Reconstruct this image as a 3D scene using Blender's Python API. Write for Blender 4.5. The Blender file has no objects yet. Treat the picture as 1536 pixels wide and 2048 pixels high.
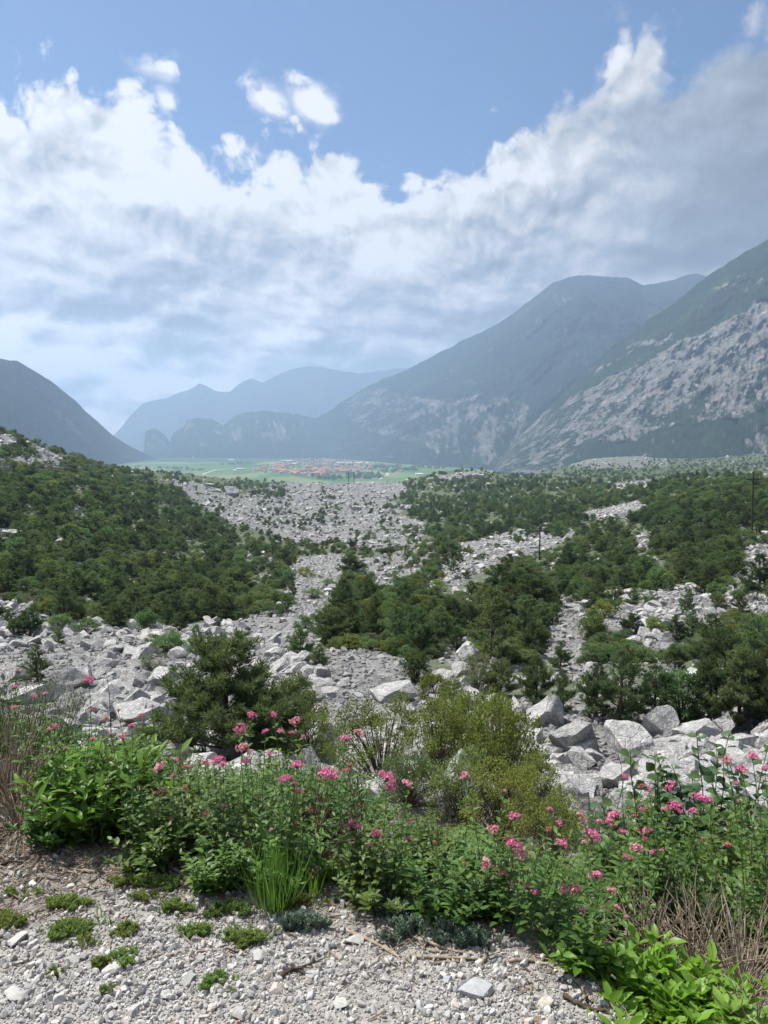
import bpy, math, random
import numpy as np
from mathutils import Vector, Matrix, Euler

SC = bpy.context.scene
COL = SC.collection
RNG = np.random.default_rng(7)
random.seed(7)
PI = math.pi

# ------------------------------------------------------------------ camera model
FPX = 1540.0                      # focal length in pixels of the 1536 x 2048 photograph
PITCH = math.radians(5.2)
CP, SP = math.cos(PITCH), math.sin(PITCH)
EYE = 1.6


def slope_of(py):
    yu = (1024.0 - np.asarray(py, float)) / FPX
    return (-SP + CP * yu) / (CP + SP * yu)


def u_of(px, py):
    yu = (1024.0 - np.asarray(py, float)) / FPX
    return ((np.asarray(px, float) - 768.0) / FPX) / (CP + SP * yu)


def at(px, py, Y):
    """world point seen at that place of the photograph, Y metres away"""
    return np.stack([u_of(px, py) * Y, np.asarray(Y, float) + 0 * np.asarray(px, float), EYE + slope_of(py) * Y], -1)


def project(p):
    p = np.asarray(p, float)
    x, y, z = p[..., 0], p[..., 1], p[..., 2] - EYE
    f = CP * y - SP * z
    v = SP * y + CP * z
    f = np.where(f < 0.05, 0.05, f)
    return 768 + FPX * x / f, 1024 - FPX * v / f


# ------------------------------------------------------------------ numpy noise
def _hash(ix, iy, iz, seed):
    h = (ix * 374761393 + iy * 668265263 + iz * 2147483647 + seed * 974634533) & 0xFFFFFFFF
    h = ((h ^ (h >> 13)) * 1274126177) & 0xFFFFFFFF
    h = ((h ^ (h >> 16)) * 2246822519) & 0xFFFFFFFF
    return ((h ^ (h >> 15)) & 0xFFFFFF) / float(0xFFFFFF)


def vnoise(x, y, z=0.0, seed=0):
    x, y, z = np.broadcast_arrays(np.asarray(x, float), np.asarray(y, float), np.asarray(z, float))
    ix, iy, iz = np.floor(x).astype(np.int64), np.floor(y).astype(np.int64), np.floor(z).astype(np.int64)
    fx, fy, fz = x - ix, y - iy, z - iz
    fx, fy, fz = (t * t * t * (t * (t * 6 - 15) + 10) for t in (fx, fy, fz))
    r = 0
    for dx in (0, 1):
        for dy in (0, 1):
            for dz in (0, 1):
                w = (fx if dx else 1 - fx) * (fy if dy else 1 - fy) * (fz if dz else 1 - fz)
                r = r + w * _hash(ix + dx, iy + dy, iz + dz, seed)
    return r * 2 - 1


def fbm(x, y, z=0.0, octv=5, seed=0, gain=0.5, ridged=False):
    a, f, r, t = 1.0, 1.0, 0.0, 0.0
    for k in range(octv):
        n = vnoise(np.asarray(x) * f + 17.3 * k, np.asarray(y) * f - 9.1 * k, np.asarray(z) * f, seed + k)
        r = r + a * ((1 - 2 * np.abs(n)) if ridged else n)
        t += a
        a *= gain
        f *= 2.03
    return r / t


# ------------------------------------------------------------------ mesh helpers
def np_mesh(name, verts, faces, mats=(), smooth=False, midx=None, attrs=None):
    """faces: one int array (n,3) or (n,4), or a list of such arrays"""
    if isinstance(faces, np.ndarray):
        faces = [faces]
    faces = [np.asarray(f, np.int64) for f in faces if len(f)]
    me = bpy.data.meshes.new(name)
    verts = np.asarray(verts, np.float32)
    me.vertices.add(len(verts))
    me.vertices.foreach_set("co", verts.ravel())
    nl = sum(f.size for f in faces)
    nf = sum(len(f) for f in faces)
    me.loops.add(nl)
    me.loops.foreach_set("vertex_index", np.concatenate([f.ravel() for f in faces]).astype(np.int32))
    tot = np.concatenate([np.full(len(f), f.shape[1]) for f in faces])
    start = np.concatenate([[0], np.cumsum(tot)[:-1]])
    me.polygons.add(nf)
    me.polygons.foreach_set("loop_start", start.astype(np.int32))
    me.polygons.foreach_set("use_smooth", np.full(nf, bool(smooth)))
    for m in mats:
        me.materials.append(m)
    if midx is not None:
        me.polygons.foreach_set("material_index", np.asarray(midx, np.int32))
    me.update(calc_edges=True)
    for k, v in (attrs or {}).items():
        a = me.attributes.new(k, "FLOAT", "POINT")
        a.data.foreach_set("value", np.asarray(v, np.float32).ravel())
    return me


class MB:
    """collects pieces, then becomes ONE mesh"""

    def __init__(self):
        self.v, self.q, self.t, self.qm, self.tm, self.n = [], [], [], [], [], 0

    def add(self, v, f, m=0):
        v = np.asarray(v, float).reshape(-1, 3)
        f = np.asarray(f, np.int64)
        if not len(f):
            return
        (self.q if f.shape[1] == 4 else self.t).append(f + self.n)
        (self.qm if f.shape[1] == 4 else self.tm).append(np.full(len(f), m))
        self.v.append(v)
        self.n += len(v)

    def box(self, c, s, m=0, rz=0.0):
        c, s = np.asarray(c, float), np.asarray(s, float) / 2
        v = np.array([[x, y, z] for x in (-1, 1) for y in (-1, 1) for z in (-1, 1)]) * s
        ca, sa = math.cos(rz), math.sin(rz)
        v = np.stack([v[:, 0] * ca - v[:, 1] * sa, v[:, 0] * sa + v[:, 1] * ca, v[:, 2]], -1) + c
        self.add(v, [[0, 1, 3, 2], [4, 6, 7, 5], [0, 4, 5, 1], [2, 3, 7, 6], [0, 2, 6, 4], [1, 5, 7, 3]], m)

    def tube(self, pts, rad, n=5, m=0):
        pts = np.asarray(pts, float)
        k = len(pts)
        rad = np.broadcast_to(np.asarray(rad, float), (k,))
        tan = np.gradient(pts, axis=0)
        tan /= np.linalg.norm(tan, axis=1, keepdims=True) + 1e-9
        ref = np.where(np.abs(tan[:, 2:3]) > 0.9, np.array([[1.0, 0, 0]]), np.array([[0, 0, 1.0]]))
        a = np.cross(tan, ref)
        a /= np.linalg.norm(a, axis=1, keepdims=True) + 1e-9
        b = np.cross(tan, a)
        th = np.arange(n) * 2 * PI / n
        v = pts[:, None] + rad[:, None, None] * (np.cos(th)[None, :, None] * a[:, None] + np.sin(th)[None, :, None] * b[:, None])
        i = np.arange(k - 1)[:, None] * n + np.arange(n)[None]
        j = np.arange(k - 1)[:, None] * n + (np.arange(n)[None] + 1) % n
        self.add(v.reshape(-1, 3), np.stack([i, j, j + n, i + n], -1).reshape(-1, 4), m)

    def leaves(self, c, d, nrm, L, W, m=0, kind="diamond", droop=0.0, fold=0.15):
        """c base points, d directions, nrm normals, L lengths, W widths"""
        c = np.asarray(c, float)
        N = len(c)
        if N == 0:
            return
        d = d / (np.linalg.norm(d, axis=1, keepdims=True) + 1e-9)
        s = np.cross(d, nrm)
        s /= np.linalg.norm(s, axis=1, keepdims=True) + 1e-9
        nn = np.cross(s, d)
        L = np.broadcast_to(np.asarray(L, float), (N,))[:, None]
        W = np.broadcast_to(np.asarray(W, float), (N,))[:, None]
        if kind == "diamond":
            v = np.stack([c, c + d * L * 0.5 + s * W * 0.5 - nn * W * fold, c + d * L - nn * L * droop, c + d * L * 0.5 - s * W * 0.5 - nn * W * fold], 1)
            f = np.arange(N)[:, None] * 4 + np.arange(4)[None]
            self.add(v.reshape(-1, 3), f, m)
            return
        if kind == "blade":
            st, wd = (0.0, 0.3, 0.65, 1.0), (0.7, 1.0, 0.75, 0.06)
        elif kind == "round":
            st, wd = (0.0, 0.12, 0.4, 0.72, 1.0), (0.06, 0.1, 1.0, 0.95, 0.12)
        else:
            st, wd = (0.0, 0.22, 0.5, 0.78, 1.0), (0.06, 0.75, 1.0, 0.62, 0.04)
        rows = []
        dr = np.broadcast_to(np.asarray(droop, float), (N,))[:, None]
        for t, w in zip(st, wd):
            mid = c + d * L * t * (1 - 0.25 * np.abs(dr) * t) - nn * L * dr * t * t
            rows += [mid + s * W * 0.5 * w + nn * W * fold * w, mid, mid - s * W * 0.5 * w + nn * W * fold * w]
        v = np.stack(rows, 1)
        k = len(rows)
        fs = []
        for r in range(len(st) - 1):
            a = r * 3
            fs += [[a, a + 1, a + 4, a + 3], [a + 1, a + 2, a + 5, a + 4]]
        f = (np.arange(N)[:, None, None] * k + np.array(fs)[None]).reshape(-1, 4)
        self.add(v.reshape(-1, 3), f, m)

    def mesh(self, name, mats, smooth=False):
        return np_mesh(name, np.concatenate(self.v), self.q + self.t, mats, smooth, np.concatenate(self.qm + self.tm))


def link(name, data, parent=None, loc=None, rot=None, scl=None):
    o = bpy.data.objects.new(name, data)
    COL.objects.link(o)
    if parent is not None:
        o.parent = parent
    if loc is not None:
        o.location = [float(t) for t in loc]
    if rot is not None:
        o.rotation_euler = [float(t) for t in rot]
    if scl is not None:
        o.scale = (float(scl),) * 3 if np.isscalar(scl) else [float(t) for t in scl]
    return o


def tag(o, label=None, cat=None, group=None, kind=None):
    for k, v in (("label", label), ("category", cat), ("group", group), ("kind", kind)):
        if v:
            o[k] = v
    return o


def copy_tree(o, parent=None):
    c = o.copy()
    COL.objects.link(c)
    c.parent = parent
    for ch in list(o.children):
        copy_tree(ch, c)
    return c


def unit(n, rng=RNG):
    v = rng.normal(size=(n, 3))
    return v / (np.linalg.norm(v, axis=1, keepdims=True) + 1e-9)


# ------------------------------------------------------------------ node helpers
class NT:
    def __init__(self, tree):
        self.t = tree
        tree.nodes.clear()

    def n(self, typ, ins=None, **props):
        nd = self.t.nodes.new(typ)
        for k, v in props.items():
            setattr(nd, k, v)
        for k, v in (ins or {}).items():
            self.set(nd.inputs[k], v)
        return nd

    def set(self, sock, v):
        if isinstance(v, bpy.types.NodeSocket):
            self.t.links.new(v, sock)
        elif isinstance(v, bpy.types.Node):
            self.t.links.new(v.outputs[0], sock)
        else:
            if isinstance(v, (tuple, list)) and sock.type == "RGBA" and len(v) == 3:
                v = (*v, 1.0)
            sock.default_value = v

    def m(self, op, a, b=0.0, c=0.0, clamp=False):
        nd = self.t.nodes.new("ShaderNodeMath")
        nd.operation = op
        nd.use_clamp = clamp
        for i, v in enumerate((a, b, c)):
            self.set(nd.inputs[i], v)
        return nd.outputs[0]

    def mix(self, f, a, b, mode="MIX"):
        nd = self.t.nodes.new("ShaderNodeMix")
        nd.data_type = "RGBA"
        nd.blend_type = mode
        nd.clamp_factor = True
        self.set(nd.inputs[0], f)
        self.set(nd.inputs[6], a)
        self.set(nd.inputs[7], b)
        return nd.outputs[2]

    def ramp(self, f, lo, hi, a=0.0, b=1.0, smooth=True):
        nd = self.t.nodes.new("ShaderNodeMapRange")
        nd.interpolation_type = "SMOOTHSTEP" if smooth else "LINEAR"
        for i, v in enumerate((f, lo, hi, a, b)):
            self.set(nd.inputs[i], v)
        return nd.outputs[0]

    def noise(self, vec, scale, detail=5.0, rough=0.55, dist=0.0, out=0, dim="3D"):
        nd = self.t.nodes.new("ShaderNodeTexNoise")
        nd.noise_dimensions = dim
        if vec is not None:
            self.set(nd.inputs["Vector"], vec)
        nd.inputs["Scale"].default_value = scale
        nd.inputs["Detail"].default_value = detail
        nd.inputs["Roughness"].default_value = rough
        nd.inputs["Distortion"].default_value = dist
        return nd.outputs[out]

    def curve(self, x, pts):
        nd = self.t.nodes.new("ShaderNodeFloatCurve")
        c = nd.mapping.curves[0]
        nd.mapping.extend = "HORIZONTAL"
        while len(c.points) < len(pts):
            c.points.new(0.5, 0.5)
        for p, (a, b) in zip(c.points, pts):
            p.location = (a, b)
            p.handle_type = "AUTO_CLAMPED"
        nd.mapping.update()
        self.set(nd.inputs["Value"], x)
        return nd.outputs[0]


def material(name):
    m = bpy.data.materials.new(name)
    m.use_nodes = True
    return m, NT(m.node_tree)
# ------------------------------------------------------------------ camera, render settings
cam_d = bpy.data.cameras.new("camera")
cam = bpy.data.objects.new("camera", cam_d)
COL.objects.link(cam)
cam.location = (0, 0, EYE)
cam.rotation_euler = (math.radians(90) - PITCH, 0, 0)
cam_d.sensor_fit = "VERTICAL"
cam_d.angle = 2 * math.atan(1024.0 / FPX)
cam_d.clip_start = 0.05
cam_d.clip_end = 60000
SC.camera = cam
SC.view_settings.view_transform = "Standard"
SC.view_settings.look = "None"
SC.view_settings.gamma = 1.0
SC.view_settings.exposure = 0.85
cy = SC.cycles
cy.use_denoising = True
try:
    cy.denoiser = "OPENIMAGEDENOISE"
    cy.denoising_input_passes = "RGB_ALBEDO_NORMAL"
except Exception:
    pass
cy.max_bounces = 6
cy.diffuse_bounces = 3
cy.glossy_bounces = 2
cy.transmission_bounces = 3
cy.transparent_max_bounces = 8
cy.volume_bounces = 2
cy.sample_clamp_indirect = 4.0
cy.use_adaptive_sampling = True
cy.adaptive_threshold = 0.012
# ------------------------------------------------------------------ sun and sky
SUN_EL, SUN_AZ = math.radians(61), math.radians(-60)
sun_d = bpy.data.lights.new("sun", "SUN")
sun_d.energy = 4.4
sun_d.angle = math.radians(0.6)
sun_d.color = (1.0, 0.955, 0.88)
sun = bpy.data.objects.new("sun", sun_d)
COL.objects.link(sun)
sdir = Vector((math.sin(SUN_AZ) * math.cos(SUN_EL), math.cos(SUN_AZ) * math.cos(SUN_EL), math.sin(SUN_EL)))
sun.rotation_euler = (-sdir).to_track_quat("-Z", "Y").to_euler()

world = bpy.data.worlds.new("World")
SC.world = world
world.use_nodes = True


def build_sky(strength=0.1):
    n = NT(world.node_tree)
    d = n.n("ShaderNodeTexCoord").outputs["Generated"]
    sep = n.n("ShaderNodeSeparateXYZ", {0: d})
    x, y, z = sep.outputs
    sky = n.n("ShaderNodeTexSky", sky_type="NISHITA", sun_disc=False, sun_elevation=SUN_EL, sun_rotation=SUN_AZ % (2 * PI),
              altitude=250.0, air_density=1.0, dust_density=0.5, ozone_density=2.0)
    az = n.m("ARCTAN2", x, y)
    el = n.m("ARCSINE", z)
    A0, A1, E1 = -0.8, 0.8, 0.7

    def ae(px, py):
        u, s = float(u_of(px, py)), float(slope_of(py))
        a = math.atan(u)
        return a, math.atan(s * math.cos(a))

    def cpts(pts):
        r = []
        for px, py in pts:
            a, e = ae(px, py)
            r.append(((a - A0) / (A1 - A0), e / E1))
        return r

    azn = n.m("DIVIDE", n.m("SUBTRACT", az, A0), A1 - A0)
    # the upper edge of the cloud bank
    edge = n.m("MULTIPLY", n.curve(azn, cpts([(-600, 60), (-250, 80), (0, 125), (110, 128), (190, 175), (260, 225), (330, 268), (430, 285), (560, 300),
                                               (650, 335), (735, 362), (785, 392), (820, 350), (880, 308), (980, 285), (1060, 250), (1110, 195),
                                               (1180, 152), (1260, 128), (1350, 112), (1440, 70), (1560, 0), (1900, -200)])), E1)
    sx = n.m("MULTIPLY", az, 1.0)

    def vec(kx, ky, ox=0.0, oy=0.0, seed=0.0):
        return n.n("ShaderNodeCombineXYZ", {0: n.m("MULTIPLY_ADD", sx, kx, ox), 1: n.m("MULTIPLY_ADD", el, ky, oy), 2: seed}).outputs[0]

    # domain warp
    w = n.noise(vec(1, 1.2, seed=3.1), 7.0, 4.0, 0.55, out=1, dim="2D")
    wv = n.n("ShaderNodeVectorMath", {0: w, 1: (0.5, 0.5, 0.5)}, operation="SUBTRACT").outputs[0]
    wv = n.n("ShaderNodeVectorMath", {0: wv, "Scale": 0.055}, operation="SCALE").outputs[0]

    def warped(v):
        return n.n("ShaderNodeVectorMath", {0: v, 1: wv}, operation="ADD").outputs[0]

    def billow(v, sc, detail):
        vo = n.n("ShaderNodeTexVoronoi", {"Vector": v, "Scale": sc, "Detail": detail, "Roughness": 0.52, "Lacunarity": 2.1}, voronoi_dimensions="2D", feature="F1", normalize=True)
        return n.m("SUBTRACT", 0.86, n.m("MULTIPLY", vo.outputs["Distance"], 1.15))

    def field(ox, oy, d1, d2):
        v = warped(vec(1, 1.12, ox, oy))
        f = n.noise(v, 8.0, d1, 0.56, dim="2D")
        return n.m("ADD", n.m("MULTIPLY", f, 0.72), n.m("MULTIPLY", billow(v, 14.0, d2), 0.30))
    puff = field(0.0, 0.0, 7.0, 3.0)
    puff_sun = field(0.008, -0.016, 5.0, 2.0)                          # the same field a little nearer to the sun
    band = n.noise(warped(vec(1, 2.3, 4.0, 2.0)), 5.0, 7.0, 0.56, dim="2D")
    band_sun = n.noise(warped(vec(1, 2.3, 4.010, 1.958)), 5.0, 5.0, 0.54, dim="2D")
    big = n.noise(vec(1, 1.7, 9.0, 1.0), 3.6, 3.0, 0.5, dim="2D")

    below = n.m("SUBTRACT", edge, el)                                   # radians under the edge
    dens = n.m("ADD", n.m("MULTIPLY", below, 9.0), n.m("MULTIPLY", n.m("SUBTRACT", puff, 0.50), 2.6))
    # small stray clouds in the blue
    for (px, py, rx, ry, k) in ((440, 172, 44, 22, .78), (485, 168, 50, 26, .84), (525, 196, 40, 22, .78), (548, 215, 26, 16, .66), (345, 136, 62, 22, .8), (632, 208, 40, 30, .8), (655, 232, 34, 16, .7), (1248, 62, 20, 40, .62), (342, 212, 24, 26, .8),
                                (595, 155, 24, 14, .66), (985, 222, 26, 14, .66), (1078, 189, 36, 8, .7), (690, 160, 24, 24, .55), (575, 270, 20, 12, .6), (250, 180, 20, 16, .6), (800, 300, 30, 9, .5)):
        a0, e0 = ae(px, py)
        a1, _ = ae(px + rx, py)
        _, e1 = ae(px, py - ry)
        dx = n.m("DIVIDE", n.m("SUBTRACT", az, a0), a1 - a0)
        dy = n.m("DIVIDE", n.m("SUBTRACT", el, e0), e1 - e0)
        dy = n.m("ADD", dy, n.m("MULTIPLY", dx, 0.35))
        r2 = n.m("ADD", n.m("MULTIPLY", dx, dx), n.m("MULTIPLY", dy, dy))
        g = n.m("EXPONENT", n.m("MULTIPLY", r2, -0.62))
        blob = n.m("ADD", n.m("MULTIPLY_ADD", g, 0.62 * k, -0.46), n.m("MULTIPLY", n.m("SUBTRACT", puff, 0.5), 5.4))
        dens = n.m("MAXIMUM", dens, n.m("MULTIPLY", blob, n.m("MULTIPLY", g, 0.42)))
    soft = n.ramp(az, 0.12, 0.42)                                       # the grey mass at right is smoother
    mask = n.ramp(dens, -0.02, n.m("MULTIPLY_ADD", soft, 0.20, 0.20))
    # light on the clouds
    lit = n.m("MULTIPLY", n.m("SUBTRACT", puff, puff_sun), 3.0)
    litb = n.m("MULTIPLY", n.m("SUBTRACT", band, band_sun), 3.2)
    low = n.ramp(el, 0.30, 0.10)                                        # 1 near the horizon
    lit = n.m("ADD", n.m("MULTIPLY", lit, n.m("MULTIPLY", n.m("MULTIPLY_ADD", low, -0.7, 1.0), n.m("MULTIPLY_ADD", soft, -0.65, 1.0))), n.m("MULTIPLY", litb, n.m("MULTIPLY_ADD", low, 0.55, 0.12)))
    rim = n.m("EXPONENT", n.m("MULTIPLY", n.m("MAXIMUM", n.m("ADD", below, n.m("MULTIPLY", n.m("SUBTRACT", puff, 0.5), 0.12)), 0.0), n.m("MULTIPLY_ADD", soft, -16.0, -11.0)))
    base_l = n.curve(azn, [(0.0, 0.70), (0.2, 0.72), (0.33, 0.73), (0.45, 0.70), (0.52, 0.70), (0.58, 0.64), (0.66, 0.46), (0.73, 0.27), (0.80, 0.18), (1.0, 0.15)])
    base_e = n.curve(n.m("DIVIDE", el, E1), [(0.0, 0.84), (0.08, 0.84), (0.17, 0.82), (0.24, 0.78), (0.33, 0.80), (0.42, 0.90), (0.55, 0.95), (0.8, 0.95), (1.0, 0.9)])
    br = n.m("MULTIPLY", n.m("MULTIPLY", base_l, base_e), 1.22)
    br = n.m("ADD", br, n.m("MULTIPLY", n.m("SUBTRACT", big, 0.5), n.m("MULTIPLY_ADD", low, 0.55, 0.55)))
    br = n.m("ADD", br, n.m("MULTIPLY", n.m("SUBTRACT", band, 0.5), n.m("MULTIPLY_ADD", low, 0.62, 0.34)))
    br = n.m("ADD", br, n.m("MULTIPLY", rim, n.m("MULTIPLY_ADD", soft, 0.10, 0.34)))
    br = n.m("ADD", br, lit)
    deep = n.ramp(el, 0.24, 0.05)
    br = n.m("ADD", 0.55, n.m("MULTIPLY", n.m("SUBTRACT", br, 0.55), n.m("MULTIPLY_ADD", deep, 0.50, 0.92)), clamp=True)
    cr = n.n("ShaderNodeValToRGB", {0: br})
    els = cr.color_ramp.elements
    els[0].position, els[0].color = 0.0, (0.070, 0.075, 0.083, 1)
    els[1].position, els[1].color = 1.0, (0.55, 0.54, 0.535, 1)
    for p, c in ((0.30, (0.130, 0.139, 0.152)), (0.52, (0.215, 0.235, 0.262)), (0.75, (0.385, 0.378, 0.378))):
        e = els.new(p)
        e.color = (*c, 1)
    cloud = n.n("ShaderNodeVectorMath", {0: n.mix(deep, cr.outputs[0], n.mix(1.0, cr.outputs[0], (1.48, 1.44, 1.39), "MULTIPLY")), "Scale": 1.0 / strength}, operation="SCALE").outputs[0]
    blue = n.mix(1.0, sky.outputs[0], (0.29, 0.43, 0.56), "MULTIPLY")
    col = n.mix(mask, blue, cloud)
    # the unseen sky overhead is brightened for soft fill light, most round the sun
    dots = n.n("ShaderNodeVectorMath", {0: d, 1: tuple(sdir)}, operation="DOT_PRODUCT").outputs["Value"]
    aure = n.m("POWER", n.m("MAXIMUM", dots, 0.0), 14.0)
    sky_fill = n.m("MULTIPLY", n.ramp(el, 0.55, 0.95), 0.55)
    col = n.mix(sky_fill, col, (0.60 / strength, 0.62 / strength, 0.66 / strength))
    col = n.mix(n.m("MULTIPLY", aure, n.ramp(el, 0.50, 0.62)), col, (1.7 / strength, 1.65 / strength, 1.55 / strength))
    # the lower hemisphere: dull ground light
    col = n.mix(n.ramp(z, -0.02, 0.0), (0.9, 1.0, 0.9), col)
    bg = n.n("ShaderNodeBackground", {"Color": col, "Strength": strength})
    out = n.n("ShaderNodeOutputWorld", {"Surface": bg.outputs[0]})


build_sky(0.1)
world.cycles.sampling_method = "MANUAL"
world.cycles.sample_map_resolution = 1024
# ------------------------------------------------------------------ the ground as one height field
PLAIN_Z = -130.0
COLS = {
    -1.20: [(10, 1600), (16, 1520), (22, 1450), (42, 1300), (65, 1215), (100, 1060), (150, 930), (200, 840), (260, 770), (330, 740), (420, 760), (700, 830), (1200, 900), (2000, 990)],
    -0.65: [(10, 1600), (16, 1520), (22, 1450), (42, 1300), (65, 1222), (100, 1095), (150, 985), (200, 910), (260, 845), (330, 805), (420, 820), (700, 890), (1200, 930), (2000, 990)],
    -0.50: [(10, 1600), (16, 1520), (22, 1450), (42, 1300), (65, 1222), (100, 1120), (150, 1020), (200, 955), (260, 895), (330, 856), (420, 868), (700, 915), (1200, 945), (2000, 990)],
    -0.40: [(10, 1600), (16, 1520), (22, 1450), (42, 1300), (65, 1235), (100, 1150), (150, 1062), (200, 1005), (260, 958), (330, 926), (400, 914), (500, 918), (700, 930), (1200, 950), (2000, 990)],
    -0.30: [(10, 1600), (16, 1520), (22, 1450), (42, 1300), (65, 1243), (100, 1180), (150, 1110), (220, 1050), (320, 1000), (450, 965), (600, 948), (800, 944), (1000, 946), (1400, 960), (2000, 990)],
    -0.20: [(10, 1600), (16, 1530), (22, 1450), (42, 1300), (65, 1240), (100, 1190), (150, 1135), (220, 1085), (320, 1045), (450, 1010), (600, 985), (800, 966), (1000, 961), (1300, 964), (1600, 972), (2000, 990)],
    -0.10: [(10, 1600), (16, 1530), (22, 1450), (42, 1300), (65, 1225), (100, 1180), (150, 1140), (220, 1100), (320, 1060), (450, 1025), (600, 1000), (800, 980), (1000, 969), (1300, 969), (1600, 975), (2000, 992)],
    0.00: [(10, 1600), (16, 1540), (22, 1450), (42, 1300), (65, 1215), (100, 1170), (150, 1125), (220, 1085), (320, 1052), (450, 1022), (600, 1000), (800, 978), (1000, 968), (1300, 969), (1600, 975), (2000, 992)],
    0.10: [(10, 1610), (16, 1550), (22, 1460), (42, 1300), (65, 1215), (100, 1165), (150, 1115), (220, 1080), (320, 1045), (450, 1010), (600, 985), (750, 962), (880, 945), (1000, 943), (1300, 956), (2000, 990)],
    0.20: [(10, 1640), (14, 1605), (18, 1530), (24, 1435), (42, 1310), (65, 1215), (100, 1160), (150, 1115), (220, 1075), (320, 1035), (450, 1000), (600, 975), (800, 958), (1000, 953), (1300, 951), (1700, 947), (2200, 985)],
    0.30: [(10, 1640), (14, 1605), (18, 1530), (24, 1425), (42, 1310), (65, 1215), (100, 1150), (150, 1095), (220, 1050), (300, 1020), (420, 990), (550, 972), (700, 960), (900, 956), (1200, 940), (1500, 921), (1800, 913), (2400, 945)],
    0.40: [(10, 1630), (14, 1590), (18, 1520), (24, 1425), (42, 1300), (65, 1205), (100, 1132), (150, 1066), (200, 1022), (260, 987), (330, 965), (400, 957), (500, 962), (700, 964), (1000, 950), (1400, 930), (1800, 918), (2400, 935)],
    0.50: [(10, 1630), (14, 1580), (18, 1510), (24, 1425), (42, 1285), (65, 1190), (100, 1107), (150, 1036), (200, 986), (250, 960), (300, 954), (400, 962), (700, 967), (1000, 945), (1400, 920), (1800, 905), (2400, 920)],
    0.65: [(10, 1630), (14, 1580), (18, 1510), (24, 1420), (42, 1275), (65, 1175), (100, 1085), (150, 1010), (200, 960), (250, 935), (300, 930), (400, 945), (700, 950), (1000, 930), (1400, 890), (1800, 870), (2400, 880)],
    1.20: [(10, 1620), (14, 1570), (18, 1500), (24, 1415), (42, 1265), (65, 1150), (100, 1060), (150, 985), (200, 930), (250, 905), (300, 900), (400, 910), (700, 900), (1000, 860), (1400, 800), (1800, 780), (2400, 780)],
}


def pchip(x, y, xi):
    x, y = np.asarray(x, float), np.asarray(y, float)
    h, dl = np.diff(x), np.diff(y) / np.diff(x)
    d = np.zeros_like(y)
    same = dl[:-1] * dl[1:] > 0
    w1, w2 = 2 * h[1:] + h[:-1], h[1:] + 2 * h[:-1]
    with np.errstate(divide="ignore", invalid="ignore"):
        d[1:-1] = np.where(same, (w1 + w2) / (w1 / dl[:-1] + w2 / dl[1:]), 0)
    d[0], d[-1] = dl[0], dl[-1]
    i = np.clip(np.searchsorted(x, xi) - 1, 0, len(x) - 2)
    t = (xi - x[i]) / h[i]
    return (2 * t**3 - 3 * t**2 + 1) * y[i] + (t**3 - 2 * t**2 + t) * h[i] * d[i] + (-2 * t**3 + 3 * t**2) * y[i + 1] + (t**3 - t**2) * h[i] * d[i + 1]


GY = np.geomspace(9.0, 2700.0, 420)          # table rows
GU = np.linspace(-1.2, 1.2, 161)             # table columns


def _table():
    us = sorted(COLS)
    rows = []
    for u in us:
        ys = [a for a, _ in COLS[u]]
        sl = [float(slope_of(b)) for _, b in COLS[u]]
        z = [EYE + s * y for s, y in zip(sl, ys)]
        ys = ys + [2800.0]
        z = z + [min(z[-1] - 60, PLAIN_Z - 14)] if u < 0.25 else z + [z[-1] - 50]
        rows.append(pchip(np.log(ys), z, np.log(GY)))
    rows = np.array(rows)
    return np.array([pchip(us, rows[:, k], GU) for k in range(len(GY))])     # [Y, u]


GZ = _table()


def edge_y(X):
    """the rim where the gravel ends and the bank falls away"""
    X = np.asarray(X, float)
    return np.interp(X, [-4.0, -1.55, -0.9, -0.1, 0.35, 0.62, 0.75, 1.6, 4.0], [3.6, 2.98, 2.72, 2.50, 2.32, 2.06, 1.75, 1.55, 1.4])


BY = np.geomspace(9.0, 2700.0, 760)
BU = np.linspace(-1.2, 1.2, 721)
BAKED = None


def ground_z(X, Y):
    X, Y = np.broadcast_arrays(np.asarray(X, float), np.asarray(Y, float))
    if BAKED is None:
        return _ground_z(X, Y)
    fy = (np.log(np.clip(Y, 9.0, 2699.0)) - np.log(9.0)) / np.log(300.0) * (len(BY) - 1)
    fu = (np.clip(X / np.maximum(Y, 9.0), -1.199, 1.199) + 1.2) / 2.4 * (len(BU) - 1)
    iy, iu = np.clip(fy.astype(int), 0, len(BY) - 2), np.clip(fu.astype(int), 0, len(BU) - 2)
    ty, tu = fy - iy, fu - iu
    out = (BAKED[iy, iu] * (1 - tu) + BAKED[iy, iu + 1] * tu) * (1 - ty) + (BAKED[iy + 1, iu] * (1 - tu) + BAKED[iy + 1, iu + 1] * tu) * ty
    near = Y < 11.0
    if near.any():
        out = np.array(out)
        out[near] = _ground_z(X[near], Y[near])
    return out


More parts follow.
